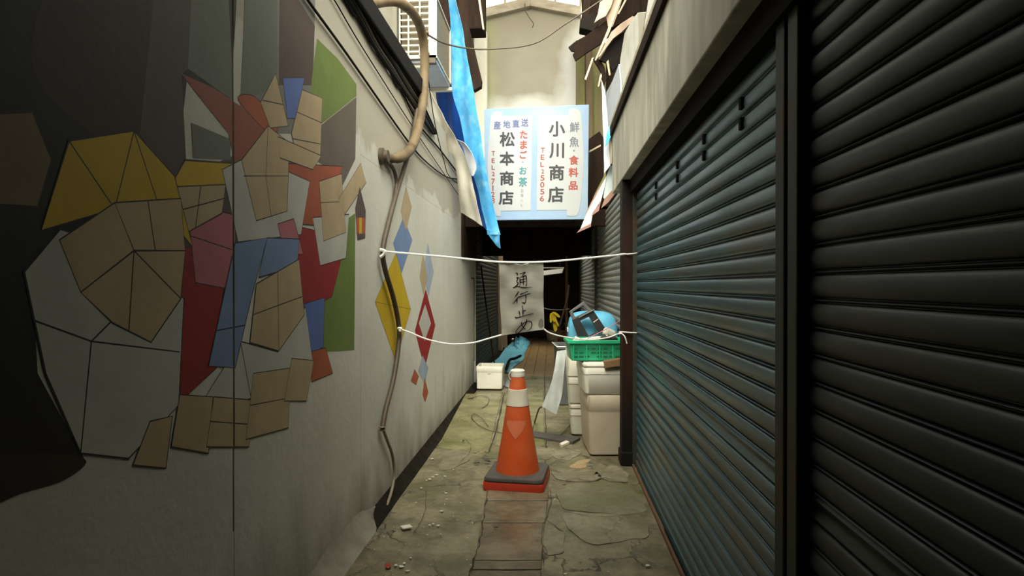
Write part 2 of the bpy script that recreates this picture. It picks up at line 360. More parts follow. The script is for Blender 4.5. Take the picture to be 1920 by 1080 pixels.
def place(x, y, z, rz=0, rx=0, ry=0):
    return Matrix.Translation((x, y, z)) @ Matrix.Rotation(rz, 4, 'Z') @ Matrix.Rotation(ry, 4, 'Y') @ Matrix.Rotation(rx, 4, 'X')

# ================================================================== THE SETTING
LX = -1.03; RX = 0.612; LW_END = 7.80
# floor: one uneven mesh
b = MB(); nx, ny = 34, 150; G = []
for j in range(ny+1):
    y = -2.5+17.2*j/ny
    for i in range(nx+1):
        x = -0.93+1.60*i/nx
        z = noise.noise(Vector((x*2.3, y*2.3, 1.7)))*.006+noise.noise(Vector((x*7, y*7, 4.2)))*.0035-.003
        if y > 7.2: z *= .4
        G.append((x, y, z))
b.add(G)
for j in range(ny):
    for i in range(nx):
        q = j*(nx+1)+i; b.face((q, q+1, q+nx+2, q+nx+1))
struct(b.build('floor', 'floor', smooth=True, fix=False))
# gutter along the mural wall
b = MB(); G = []
for j in range(121):
    y = -2.5+17.2*j/120; a = noise.noise(Vector((0, y*3, 0)))*.02
    G.append([Vector((-1.16, y, .03)), Vector((-1.035, y, .022)), Vector((-1.005+a*.3, y, -.035+a*.3)), Vector((-.965, y, -.06)), Vector((-.925+a*.9, y, -.02)), Vector((-.90+a, y, -.012))])
b.sheet(G, .004)
struct(b.build('trim_1', 'gutter', smooth=True))
# cement skirt flaring over the gutter at the near end of the wall
b = MB(); G = []
for j in range(61):
    y = -1.5+4.85*j/60; a = noise.noise(Vector((0, y*3.1, 7)))*.03; f = min(1, max(0, (3.36-y)/.35)); f = f*f*(3-2*f)
    G.append([Vector((-1.034, y, .012+.075*f+a*f)), Vector((-1.03+.010*f, y, .01+.045*f+a*.6*f)), Vector((-1.03+.045*f, y, .014*f)), Vector((-1.03+.10*f+a*.5*f, y, -.012-.02*(1-f)))])
b.sheet(G, .01)
struct(b.build('baseboard_left', 'skirt', smooth=True))
# deck boards in the far passage
b = MB()
for k in range(9):
    x0 = -.93+k*.166; b.box((x0, 8.4, -.01), (x0+.160, 14.3, .012+.003*(k % 2)))
struct(b.build('trim_2', 'deck', bevel=.003))

# mural wall in cast panels with open joints
b = MB()
ys = [-2.5, 1.833, 3.10, 4.012, 5.54, LW_END]; gaps = [0, .005, .0009, .0009, .0009, 0]
for i in range(5):
    y0 = ys[i]+gaps[i]; y1 = ys[i+1]-gaps[i+1]
    zs = [(0, 2.78)] if i < 2 else [(0, 2.0040), (2.0055, 2.78)]
    for z0, z1 in zs: b.box((LX-.12, y0, z0-.03 if z0 == 0 else z0), (LX, y1, z1))
b.box((LX-.16, -2.5, -.03), (LX-.03, LW_END, 2.78), 1)
b.box((LX-.11, 1.82, -.03), (LX-.001, 1.845, .50), 0)
struct(b.build('wall_left', ['wall', 'black']))
# building above the mural wall, set back; last box, unseen, added for shade
b = MB(); b.box((-1.70, 4.4, 2.6), (-1.42, 8.2, 4.6)); b.box((-1.70, 1.9, 2.6), (-1.42, 4.4, 3.45)); b.box((-1.70, .6, 2.91), (-1.05, 2.2, 3.5)); struct(b.build('wall_left_upper', 'cement'))
# far end of the wall: slim reveal board and the timber wall beyond it
b = MB(); b.box((-1.11, LW_END-.02, 0), (-1.022, LW_END+.03, 2.05)); struct(b.build('trim_3', 'paleplaster', bevel=.003))
b = MB(); b.box((-1.30, LW_END+.03, 0), (-1.14, 14.5, 2.3)); struct(b.build('wall_left_far', 'darkwood'))
# right hand: wall behind the shutters, upper wall
b = MB(); b.box((.66, -2.5, -.02), (.80, 14.5, 2.62)); struct(b.build('wall_right', 'black'))
b = MB(); b.box((.78, 4.4, 2.62), (.95, 8.6, 4.6)); b.box((.78, 1.5, 2.62), (.95, 4.4, 3.45)); b.box((.56, .6, 2.91), (.95, 2.2, 3.5)); struct(b.build('wall_right_upper', 'darkwood'))  # last box sits out of view, added to darken the near shutters
# back wall of the passage and its lid, a hidden gap added to let daylight in
b = MB(); b.box((-1.3, 14.3, 0), (.8, 14.45, 2.3)); struct(b.build('wall_back', mat('dark_red_brown_boards', (.035, .014, .008), (.06, .03, .018), 6, .7, stretch=(3, 1, .4)), ))
b = MB(); b.box((-1.3, 6.75, 2.17), (.8, 9.4, 2.30)); b.box((-1.3, 11.6, 2.17), (.8, 14.5, 2.30)); b.box((-1.1, 6.75, 1.98), (.66, 6.85, 2.20)); b.box((-1.1, 9.15, 1.76), (.66, 9.19, 2.20)); struct(b.build('ceiling', 'darkwood'))
# unseen roof over the near end, placed to shade the walls there
b = MB(); b.box((-1.75, -4.5, 2.81), (1.2, 1.88, 2.90)); struct(b.build('ceiling_near_shade', 'darkwood'))
# roof in front of the gable, above the picture, put in to dim the gable
b = MB(); b.box((-1.75, 6.3, 6.5), (1.2, 8.9, 6.6)); struct(b.build('ceiling_gable', 'beam'))
b = MB(); b.box((-1.75, -2.6, 0), (1.2, -2.5, 3.1)); struct(b.build('wall_front', 'black'))
# gable wall and what stands around it
GY = 9.0
b = MB()
b.prism([(-1.25, GY, 2.2), (.80, GY, 2.2), (.80, GY, 5.28), (-.30, GY, 5.53), (-1.25, GY, 5.38)], (0, .15, 0))
struct(b.build('wall_gable', 'concrete'))
b = MB(); b.box((-1.19, GY-.14, 2.2), (-.985, GY, 5.16)); struct(b.build('pillar_left', 'paleplaster', bevel=.02))
b = MB(); b.box((.36, GY-.10, 2.2), (.50, GY, 5.0)); struct(b.build('pillar_right', 'mossplaster', bevel=.015))
b = MB(); b.box((.50, GY-.30, 2.2), (.60, GY, 5.0)); struct(b.build('trim_4', 'browncement', bevel=.01))
b = MB(); b.box((.60, GY-.20, 2.2), (.82, GY, 4.9)); struct(b.build('trim_5', 'mossplaster'))
# gable window: sloping sill beams, mullions, panes
b = MB()
A0 = onY(905, 24, GY-.1); A1 = onY(994, 2, GY-.1); A2 = onY(1090, 20, GY-.1)
for p, q in ((A0, A1), (A1, A2)):
    h = Vector((0, 0, .07))
    b.prism([p-h, q-h, q+h, p+h], (0, .30, 0))
sill = struct(b.build('window_1', 'beam', bevel=.008))
b = MB()
for px in (947, 994, 1041, 1088, 905):
    c = onY(px, 10, GY+.05); b.box((c.x-.014, GY+.03, 5.25), (c.x+.014, GY+.06, 6.3))
b.build('mullions', 'beam', sill)
b = MB(); b.box((-1.16, GY+.05, 5.25), (.52, GY+.056, 6.3))
b.build('panes', mat('bright_window_glass', (.95, .96, .96), rough=.02, trans=1.0, spec=.3), sill)
# lintel above the shutters
FXX = .50
b = MB(); b.box((FXX, -2.5, 2.062), (.80, 4.93, 2.56)); struct(b.build('trim_6', 'fascia', bevel=.006))
b = MB(); b.box((FXX-.022, -2.5, 2.535), (FXX+.03, 4.96, 2.60)); struct(b.build('trim_7', 'darkwood', bevel=.004))
b = MB(); b.box((FXX+.06, -2.5, 1.965), (.80, 4.4, 2.062)); struct(b.build('trim_8', 'black'))
b = MB(); b.box((FXX-.025, 1.9, 2.602), (FXX+.10, 4.95, 2.635)); struct(b.build('trim_9', 'beam', bevel=.004))
# rusty sill strip under the shutters
b = MB(); b.box((.574, -1.5, -.02), (.588, 4.26, .018)); struct(b.build('trim_10', 'rust', bevel=.002))
b = MB(); b.box((.588, -1.5, -.02), (.68, 4.30, -.004)); struct(b.build('trim_11', 'gutter'))

# ================================================================== ROLLER SHUTTERS
PITCH = .0640
def curtain(y0, y1, z0, z1, X, rib=None, sgn=-1, slots=()):
    b = MB(); prof = []
    z = z0; k = 0
    while z < z1:
        if rib and abs(z-rib) < PITCH*.5:
            sh = [(.0, .004), (.15, -.004), (.3, -.001), (.42, .006), (.58, .006), (.7, -.001), (.85, -.004), (1., .004)]
        else:
            sh = [(.0, .006), (.03, -.001), (.07, -.004), (.11, -.001), (.135, .006), (.16, .006), (.185, -.002), (.25, -.0055), (.40, -.0080), (.55, -.0090), (.70, -.0082), (.84, -.0062), (.94, -.002), (.975, .006)]
        for u, d in sh: prof.append((X+d*(-sgn), z+u*PITCH))
        z += PITCH
    ny = 26; rows = []
    for j in range(ny+1):
        y = y0+(y1-y0)*j/ny
        rows.append(b.add([(x+.0014*noise.noise(Vector((z*1.3, y*1.1, X))), y, zz) for x, zz in prof]))
    for j in range(ny):
        for i in range(len(prof)-1): b.face((rows[j]+i, rows[j]+i+1, rows[j+1]+i+1, rows[j+1]+i))
    return b
def shutter(label, y0, y1, X=RX, z0=.045, z1=2.02, m='steel', rib=None, sgn=-1, rails=(True, True), slots=(), group=None):
    t = thing('roller_shutter', label, 'shutter', (X, (y0+y1)/2, 0))
    curtain(y0, y1, z0, z1, X, rib, sgn).build('slat_curtain', m, t, smooth=True, fix=False)
    b = MB(); b.box((X-.014, y0, .0), (X+.014, y1, .05)); b.build('bottom_bar', m, t, bevel=.004)
    for on, y in ((rails[0], y0), (rails[1], y1)):
        if not on: continue
        b = MB()
        s_ = 1 if y == y0 else -1
        yo = y-s_*.055
        b.box((X-.034, min(y+s_*.004, yo), 0), (X+.034, max(y+s_*.004, yo), z1+.04))
        b.build('guide_rail', 'rail', t, bevel=.004)
    if slots:
        for (y, z) in slots:
            b = MB(); b.box((X-.018, y-.012, z-.026), (X+.004, y+.012, z+.012)); b.build('latch_slot', 'black', t, bevel=.003)
    return t
shutter('long dark teal roller shutter between the dark brown post and the double guide rails', 1.565, 4.25, rib=.78,
        slots=[(1.912, 1.885), (2.371, 1.885), (2.866, 1.885), (3.445, 1.885), (1.912, 1.82), (2.371, 1.82), (2.866, 1.82), (3.445, 1.82)])
shutter('very dark roller shutter nearest the viewer, running out of the frame', -1.3, 1.435, m='steelshaded', rib=.78, rails=(False, True))
shutter('pale grey roller shutter just past the dark brown post, behind the blue tub', 4.45, 7.95, X=.615, m='steelgrey', z1=2.15)
shutter('grey roller shutter deep in the passage beyond the reddish upright', 8.08, 12.6, X=.615, m='steelgrey', z1=2.15)
shutter('dark roller shutter past the end of the painted wall, behind the leaning stick', 7.95, 11.5, X=-1.09, m='rail', z1=2.1, sgn=1)
# posts
t = thing('brown_post', 'dark brown square post where the white rope is tied, beside the long shutter', 'post', (.56, 4.33, 0))
b = MB(); b.box((.503, 4.27, 0), (.625, 4.40, 2.06)); b.build('shaft', 'postdark', t, bevel=.006)
b = MB(); b.box((.492, 4.255, 0), (.63, 4.41, .10)); b.build('foot', 'postdark', t, bevel=.01)
b = MB(); b.box((.585, 8.0, 0), (.64, 8.05, 2.16)); tag(b.build('upright', mat('reddish_upright', (.11, .05, .03), (.07, .035, .02), 8, .6), bevel=.004), 'slim reddish upright between the two grey far shutters', 'post')
b = MB(); b.box((-1.10, 11.55, 0), (-.98, 11.75, 2.15)); tag(b.build('timber_post', 'brownwood', bevel=.008), 'brown timber post at the far end of the dark shutter, behind the banner', 'post')

# ================================================================== MURALS: flat paint on the wall, abstract stones, clouds and leaves
PAINT = {'dark': (.009, .007, .006), 'maroon': (.035, .016, .013), 'brown': (.085, .055, .045), 'greygreen': (.145, .16, .125), 'grey': (.19, .185, .165),
         'orange': (.38, .085, .035), 'brick': (.30, .085, .05), 'green': (.15, .21, .045), 'brownq': (.135, .105, .085), 'tan': (.46, .345, .20), 'tandark': (.20, .145, .075),
         'yellow': (.55, .37, .012), 'white': (.50, .49, .44), 'red': (.30, .014, .016), 'pink': (.48, .15, .18), 'blue': (.17, .25, .44),
         'deepblue': (.10, .16, .42), 'ink': (.018, .016, .015), 'lilac': (.34, .40, .50), 'rust': (.40, .09, .035)}
PM = {k: mat('mural_paint_'+k, c, tuple(x*.86 for x in c), 7, .6, bump=.1, bscale=30) for k, c in PAINT.items()}
class Mural:
    def __init__(s): s.b = MB(); s.keys = []; s.n = 0
    def mi(s, k):
        if k not in s.keys: s.keys.append(k)
        return s.keys.index(k)
    def P(s, p, dx=0): q = onX(p[0], p[1], LX); return Vector((LX+.0008+s.n*.000011+dx, q.y, q.z))
    def fill(s, k, pts, round_=True, ink=1.6, open_=None):
        c = [Vector((p[0], p[1], 0)) for p in pts]
        c = cat_smooth(c, 7, True) if round_ else c
        s.n += 1
        s.b.poly([s.P(p) for p in c], s.mi(k))
        if ink: s.line([(p.x, p.y) for p in c], ink, True)
    def line(s, pts, wpx=1.6, closed=False, k='ink'):
        s.n += 1; c = [s.P(p) for p in pts]; n = len(c); ww = wpx*.0019
        A = []; 
        for i in range(n):
            d = c[(i+1) % n if closed else min(i+1, n-1)]-c[i-1 if closed or i else 0]
            q = Vector((0, -d.z, d.y)); q = q.normalized() if q.length > 1e-9 else Vector((0, 0, 1))
            v = .75+.35*noise.noise(c[i]*9); A.append((c[i]+q*ww*v, c[i]-q*ww*v))
        for i in range(n if closed else n-1):
            j = (i+1) % n; s.b.poly([A[i][0], A[j][0], A[j][1], A[i][1]], s.mi(k))
    def build(s, name, label, cut=None):
        o = s.b.build(name, [PM[k] for k in s.keys], fix=False)
        if cut:
            bm = bmesh.new(); bm.from_mesh(o.data)
            y0, y1 = cut
            for y, inner in ((y0, False), (y1, True)):
                bmesh.ops.bisect_plane(bm, geom=bm.verts[:]+bm.edges[:]+bm.faces[:], plane_co=(0, y, 0), plane_no=(0, 1, 0))
            dl = [f for f in bm.faces if y0 < f.calc_center_median().y < y1 and f.calc_center_median().z > .5]
            bmesh.ops.delete(bm, geom=dl, context='FACES'); bm.to_mesh(o.data); bm.free()
        return tag(o, label, 'mural')
m = Mural()
# backdrop fields; dark and maroon paint deepened to hold the upper corner's shade
m.fill('dark', [(-260, -260), (452, -160), (440, 60), (432, 180), (350, 150), (330, 330), (240, 520), (150, 640), (60, 520), (70, 700), (160, 865), (90, 900), (-60, 960), (-260, 1050)], False, 0)
m.fill('maroon', [(120, -60), (300, -60), (330, 140), (300, 330), (170, 250), (60, 120)], True, 0)
m.fill('brown', [(300, -120), (400, -120), (372, 110), (340, 140), (350, 330), (320, 350), (262, 250)], False, 0)
m.fill('greygreen', [(362, -90), (425, -60), (438, 190), (352, 128)], False, 0)
m.fill('grey', [(468, -140), (592, -60), (585, 250), (520, 250), (450, 200), (455, 90)], False, 0)
m.fill('greygreen', [(462, -110), (520, -60), (520, 160), (452, 190)], False, 0)
m.fill('brown', [(524, -40), (560, 0), (590, 48), (585, 160), (522, 160)], False, 0)
m.fill('green', [(594, 72), (633, 110), (668, 158), (668, 180), (598, 236), (580, 230), (584, 150)], False, 0)
m.fill('brownq', [(668, 182), (666, 298), (640, 352), (606, 310), (590, 300), (600, 236)], False, 0)
m.fill('green', [(560, 470), (666, 400), (664, 656), (600, 660), (575, 560)], False, 0)
m.fill('brown', [(352, 330), (440, 290), (500, 320), (440, 560), (340, 560), (300, 430)], False, 0)
m.fill('greygreen', [(358, 230), (430, 260), (432, 300), (362, 296)], False, 0)
m.fill('brick', [(340, 138), (400, 165), (446, 196), (520, 246), (470, 300), (440, 312), (428, 250), (372, 180)], False, 0)
m.fill('rust', [(446, 186), (478, 182), (520, 236), (500, 246)], True, 1)
m.fill('maroon', [(-60, 870), (70, 850), (160, 862), (120, 900), (40, 925), (-60, 960)], True, 0)
# angular patchwork
def facet(k, pts, cuts=(), ink=1.6):
    m.fill(k, pts, False, ink)
    for c in cuts: m.line(c, 1.3)
facet('tandark', [(-40, 215), (60, 210), (96, 300), (70, 388), (-40, 380)])
facet('red', [(328, 462), (425, 470), (405, 690), (338, 754)])
facet('pink', [(350, 380), (442, 404), (438, 544), (366, 530)], [[(350, 440), (440, 470)]])
facet('orange', [(536, 306), (642, 312), (612, 424), (556, 420)])
facet('red', [(556, 424), (650, 446), (622, 556), (560, 592)])
facet('deepblue', [(570, 570), (608, 558), (606, 650), (578, 668)])
facet('rust', [(580, 660), (610, 652), (624, 700), (584, 716)])
facet('yellow', [(320, 350), (346, 300), (434, 306), (424, 352)])
facet('tan', [(330, 350), (422, 346), (416, 400), (350, 436)], [[(330, 396), (420, 372)], [(376, 348), (366, 426)]])
facet('white', [(416, 318), (470, 290), (580, 340), (564, 440), (446, 454)])
facet('tan', [(452, 300), (502, 236), (542, 268), (538, 396), (480, 414)], [[(456, 330), (540, 330)], [(502, 238), (498, 330), (508, 406)]])
facet('tan', [(488, 192), (516, 138), (540, 236), (506, 240)], [[(492, 188), (530, 196)]], 1.3)
facet('deepblue', [(530, 146), (570, 146), (556, 222), (538, 222)], (), 1.3)
facet('tan', [(546, 250), (566, 168), (604, 184), (600, 298), (558, 302)], [[(556, 210), (602, 230)], [(548, 260), (600, 270)]], 1.3)
facet('tan', [(520, 256), (602, 292), (586, 318), (524, 296)], (), 1.3)
facet('white', [(586, 408), (654, 402), (648, 484), (600, 498)])
facet('tan', [(598, 340), (640, 326), (648, 436), (606, 452)], [[(600, 380), (644, 378)]], 1.3)
facet('tan', [(634, 374), (676, 306), (686, 342), (646, 402)], (), 1.2)
facet('brown', [(666, 390), (674, 350), (685, 395), (684, 446), (670, 450)])
facet('orange', [(668, 408), (684, 408), (684, 438), (668, 438)], (), 0)
facet('yellow', [(673, 408), (678, 408), (678, 438), (673, 438)], (), 0)
facet('pink', [(520, 420), (550, 410), (568, 476), (534, 480)])
facet('white', [(44, 510), (112, 430), (250, 470), (344, 560), (334, 760), (240, 860), (150, 850), (84, 700)], [[(60, 600), (170, 640), (336, 660)], [(170, 640), (150, 850)], [(170, 640), (250, 560)]])
facet('yellow', [(76, 432), (128, 264), (250, 246), (214, 392)], [[(128, 264), (214, 392)]])
facet('yellow', [(250, 246), (326, 330), (360, 462), (296, 384), (214, 392)], [[(250, 246), (296, 384)]])
facet('tan', [(110, 450), (214, 380), (250, 470), (150, 548)])
facet('tan', [(214, 380), (338, 372), (346, 470), (250, 470)], [[(276, 376), (290, 470)]])
facet('tan', [(150, 548), (250, 470), (346, 470), (338, 560), (282, 642), (210, 606)], [[(250, 470), (240, 622)], [(250, 470), (338, 560)]])
facet('white', [(384, 744), (450, 640), (520, 660), (572, 576), (586, 680), (540, 722), (450, 754)], [[(450, 640), (470, 748)]])
facet('blue', [(390, 686), (440, 456), (500, 446), (470, 560), (440, 690)], [[(404, 620), (458, 610)]])
facet('blue', [(500, 446), (560, 448), (556, 500), (484, 520)])
facet('tan', [(480, 532), (560, 486), (570, 590), (522, 658), (468, 642)], [[(474, 590), (566, 556)], [(520, 510), (522, 656)]])
facet('tan', [(248, 872), (280, 790), (322, 780), (310, 878)])
facet('tan', [(320, 838), (336, 740), (398, 744), (390, 850)])
facet('tan', [(386, 838), (400, 744), (474, 750), (466, 838)], [[(392, 790), (470, 796)]])
facet('tan', [(460, 824), (474, 700), (544, 690), (540, 802)], [[(468, 760), (542, 746)]])
facet('tan', [(532, 752), (546, 672), (588, 676), (574, 752)])
m.build('painted_mural', 'large mural of angular tan, white, yellow, red and blue patches on the near wall', (1.8275, 1.8385))
m = Mural()
m.fill('yellow', [(703, 566), (742, 474), (770, 580), (742, 678)], False, 1.1)
m.fill('blue', [(737, 456), (756, 408), (773, 450), (753, 512)], False, .8)
m.fill('tan', [(751, 396), (761, 350), (772, 388), (761, 434)], False, .8)
m.line([(703, 566), (770, 580)], .8); m.line([(742, 474), (742, 678)], .8)
m.build('painted_diamonds', 'small mural of a yellow diamond under blue and tan ones, behind the hanging cable')
m = Mural()
m.fill('lilac', [(794, 510), (802, 456), (813, 510), (803, 556)], False, .8)
m.fill('tan', [(787, 520), (793, 474), (801, 520), (794, 552)], False, .8)
m.fill('red', [(778, 620), (798, 542), (816, 610), (796, 692)], False, .8)
m.fill('white', [(785, 606), (797, 570), (808, 606), (796, 640)], False, .7)
m.fill('lilac', [(784, 696), (792, 666), (803, 690), (796, 720)], False, .7)
m.fill('rust', [(770, 714), (777, 692), (785, 706), (780, 722)], False, .7)
m.fill('rust', [(792, 740), (796, 708), (803, 736), (797, 754)], False, .7)
m.build('painted_diamonds', 'small mural of red, white and lilac diamonds near the end of the wall')

# ================================================================== CABLES AND PIPES ON THE WALL
def tubeobj(name, pts, r, m, label=None, cat=None, parent=None, n=6, seg=8, group=None):
    b = MB(); c = cat_smooth(pts, seg); b.tube(c, r if not isinstance(r, list) else [r[min(int(i/seg), len(r)-1)] for i in range(len(c))], n)
    o = b.build(name, m, parent, smooth=True)
    if label: tag(o, label, cat, group)
    return o
def wl(pts, X=-1.018):
    c = [onX(x, y, X) for x, y in pts]
    if pts[0][1] < -30: c.insert(0, c[0]+(c[0]-c[1]).normalized()*1.5)      # runs on along the wall towards the viewer
    return c
tubeobj('wall_cable', wl([(540, -60), (577, 0), (655, 108), (765, 265), (802, 306), (838, 332), (864, 336)]), .0065, 'cable', 'bold black cable, lowest of those strung along the cement top of the wall', 'cable')
tubeobj('wall_cable', wl([(590, -60), (627, 0), (680, 90), (772, 235), (830, 322), (864, 372)]), .0035, 'cable', 'thin straight black cable just above the bold lowest one on the wall', 'cable')
tubeobj('wall_cable', wl([(612, -50), (647, 0), (664, 28), (678, 40), (704, 92), (720, 112), (744, 160), (752, 168), (775, 215), (790, 240), (826, 282), (862, 330)]), .0075, 'cable', 'wavy black cable between the thin straight one and the cable bundle', 'cable')
t = thing('cable_bundle', 'thick bundle of black and brown cables along the top edge of the wall', 'cable', (LX, 3.6, 2.75))
for i, (k, mm, r) in enumerate([(0, 'cable', .012), (9, 'browncable', .010), (16, 'cable', .014), (24, 'palecable', .006), (28, 'cable', .012)]):
    pts = [(628+k, -40), (668+k*1.0, 24+i*1.5), (700+k*.9, 84+3*math.sin(i*2)), (726+k*.8, 124), (756+k*.7, 168+4*math.sin(i)), (786+k*.35, 214-k*.4), (812+k*.2, 250)]
    tubeobj('strand', wl(pts, -1.012-.004*(i % 2)), r, mm, parent=t)
b = MB(); b.box((-1.17, 2.0, 2.783), (-.985, 4.55, 2.83)); b.box((-1.0, 2.0, 2.74), (-.975, 4.55, 2.865))
tag(b.build('eave_gutter', 'cable', bevel=.01), 'black eave gutter running above the cable bundle', 'gutter')
# conduit
CX = -.97
t = thing('conduit', 'fat beige conduit arching over the wall top and bending back into the wall', 'pipe', (CX, 4.1, 2.05))
cp = [onX(690, 8, -1.12), onX(728, 2, -1.06), onX(752, 6, -1.0), onX(778, 30, CX), onX(793, 72, CX), onX(796, 140, CX), onX(790, 210, CX), onX(778, 262, CX), onX(762, 288, CX), onX(742, 297, -.985), onX(722, 295, -1.02), onX(712, 293, -1.04)]
tubeobj('pipe', cp, [.034]*9+[.028]*3, 'conduit', parent=t, n=12)
b = MB(); f = onX(713, 293, LX); X = Matrix.Translation(f) @ Matrix.Rotation(PI/2, 4, 'Y')
b.loft([[(.05*math.cos(a*PI/8), .05*math.sin(a*PI/8), z) for a in range(16)] for z in (-.005, .022)]+[[(.036*math.cos(a*PI/8), .036*math.sin(a*PI/8), z) for a in range(16)] for z in (.03, .05)], X=X)
b.build('wall_flange', 'browncable', t, smooth=True)
for px, py in ((795, 62), (797, 102)):
    c = onX(px, py, CX); b = MB(); b.lathe([(.037, -.008), (.038, 0), (.037, .008)], c, 14); b.build('clamp', 'conduit', t)
# drop cables
t = thing('drop_cable', 'brown cable hanging down the wall beside the yellow diamond, both ropes tied to it', 'cable', (LX, 3.5, 0))
tubeobj('sheath', wl([(782, 205), (772, 262), (758, 315), (744, 360), (728, 420), (718, 468), (722, 505), (738, 560), (748, 612), (747, 650), (738, 710), (724, 765), (717, 803)], -1.000), .0155, 'browncable', parent=t, n=10)
tubeobj('loop', wl([(728, 304), (738, 318), (743, 338), (742, 358), (735, 395)], -1.005), .0125, 'browncable', parent=t, n=8)
tubeobj('tail', wl([(717, 800), (726, 826), (736, 855), (739, 890), (733, 925), (722, 955), (715, 978)], -1.005), .0095, 'palecable', parent=t, n=8)
for px, py in ((717, 800), (718, 806)):
    c = onX(px, py, -1.002); b = MB(); b.lathe([(.018, -.004), (.021, 0), (.018, .004)], c, 12); b.build('tie', 'palecable', t)
tubeobj('thin_wire', [onX(798, 100, -.96), onX(806, 170, -.965), onX(816, 235, -.97), onX(832, 300, -.975), onX(842, 330, -.985), onX(866, 350, -1.0)], .004, 'cable', 'thin dark wire trailing from the conduit down past the hanging sheeting', 'wire')
tubeobj('overhead_wire', [onX(797, 62, -.955), onY(830, 80, 4.7), onY(872, 90, 4.9), onY(920, 92, 5.05), onY(1000, 82, 5.1), onY(1060, 45, 5.1), onY(1125, 2, 5.1), onY(1180, -40, 5.1)], .0075, 'browncable', 'sagging dark wire slung across the open sky from the conduit to the broken boards', 'wire')
t = tubeobj('hanging_wire', [onY(984, 6, 8.88), onY(985, 20, 8.87), onY(993, 34, 8.86), onY(1000, 44, 8.88), onY(998, 52, 8.9)], .006, 'browncable', 'short twisted wire dangling below the peak of the gable beam', 'wire')
b = MB(); b.prism([(LX, 7.42, 1.40), (LX, 7.70, 1.40), (LX, 7.70, 1.385), (LX, 7.42, 1.385)], (.012, 0, 0)); b.prism([(LX, 7.685, 1.40), (LX, 7.70, 1.40), (LX, 7.70, .3), (LX, 7.685, .3)], (.012, 0, 0))
tag(b.build('wall_trunking', 'browncement'), 'thin dark angled strip on the wall near its far end', 'trunking')

# ================================================================== AIR CONDITIONER
t = thing('air_conditioner', 'beige outdoor air conditioner unit above the wall, next to the blue tarp', 'air conditioner', (-1.21, 5.65, 3.36))
ax0, ax1, ay0, ay1, az0, az1 = -1.40, -1.05, 5.30, 6.06, 3.375, 3.93
b = MB(); b.box((ax0+.02, ay0+.02, az0), (ax1-.012, ay1, az1)); b.build('casing', 'accoil', t, bevel=.006)
b = MB(); b.box((ax1-.075, ay0-.005, az0-.004), (ax1, ay0+.02, az1)); b.box((ax0, ay0-.005, az0-.004), (ax0+.015, ay0+.02, az1)); b.box((ax0, ay0-.005, az0-.004), (ax1, ay0+.02, az0+.03)); b.box((ax0, ay0-.005, az1), (ax1, ay1, az1+.02))
b.box((ax1-.012, ay1-.04, az0), (ax1+.004, ay1, az1)); b.box((ax1-.012, ay0, az0), (ax1+.004, ay1, az0+.022))
b.build('frame', 'acbeige', t, bevel=.004)
for i in range(9):
    z = az0+.05+i*.058
    b = MB(); b.box((ax0+.01, ay0-.012, z), (ax1-.07, ay0+.004, z+.014)); b.build('grille_bar', 'acbeige', t, bevel=.002)
for x in (ax0+.085, ax0+.19):
    b = MB(); b.box((x, ay0-.016, az0+.02), (x+.013, ay0+.002, az1)); b.build('grille_upright', 'acbeige', t, bevel=.002)
b = MB(); b.box((ax0+.01, ay0+.03, az0-.03), (ax1-.006, ay1-.02, az0-.003)); b.build('drain_pan', 'acunder', t, bevel=.004)
b = MB(); b.box((ax1-.075, ay0-.004, az0-.05), (ax1-.008, ay0+.045, az0-.002)); b.build('foot', 'browncable', t, bevel=.008)
b = MB(); b.box((-1.42, ay1-.06, az0-.066), (ax1+.02, ay1-.01, az0-.030)); b.build('bracket', 'acbeige', t, bevel=.003); b = MB(); b.box((-1.42, ay0+.06, az0-.062), (ax1-.08, ay0+.10, az0-.030)); b.build('bracket', 'acbeige', t, bevel=.003)

# ================================================================== TARPAULIN AND SHEETING ON THE UPPER WALL
def ruled(L, R, nu=36, nv=9, amp=.02, fr=6, seed=0, th=.003, amp2=.006):
    L = cat_smooth(L, 12); R = cat_smooth(R, 12); G = []
    def at(C, t): f = t*(len(C)-1); i = min(int(f), len(C)-2); return C[i].lerp(C[i+1], f-i)
    for i in range(nu+1):
        row = []
        for j in range(nv+1):
            p = at(L, i/nu).lerp(at(R, i/nu), j/nv)
            d = noise.noise(Vector((p.x*fr*2+seed, p.y*fr*.6, p.z*fr*.45)))*amp+noise.noise(Vector((p.x*22, p.y*11+seed, p.z*11)))*amp2
            row.append(p+Vector((d*.45, d, 0)))
        G.append(row)
    return G
t = thing('blue_tarpaulin', 'long bright blue tarpaulin hanging beside the air conditioner down to the shop sign', 'tarpaulin', (-.7, 5.8, 1.8))
b = MB()
Lp = [onY(838, -30, 5.45), onY(845, 60, 5.6), onY(847, 160, 5.75), onY(866, 235, 5.85), onY(880, 300, 5.95), onY(901, 380, 6.0), onY(914, 440, 6.03)]
Rp = [onY(846, -30, 5.35), onY(868, 60, 5.5), onY(886, 160, 5.6), onY(899, 240, 5.72), onY(910, 310, 5.8), onY(925, 390, 5.88), onY(937, 440, 5.92)]
b.sheet(ruled(Lp, Rp, 44, 10, .03, 6, 2), .003)
b.build('front_fold', 'tarp', t, smooth=True)
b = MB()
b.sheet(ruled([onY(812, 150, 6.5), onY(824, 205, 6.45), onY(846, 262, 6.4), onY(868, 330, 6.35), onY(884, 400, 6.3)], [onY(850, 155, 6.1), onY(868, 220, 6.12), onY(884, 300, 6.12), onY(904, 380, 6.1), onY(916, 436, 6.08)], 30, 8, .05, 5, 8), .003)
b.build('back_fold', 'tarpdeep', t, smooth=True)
b = MB()
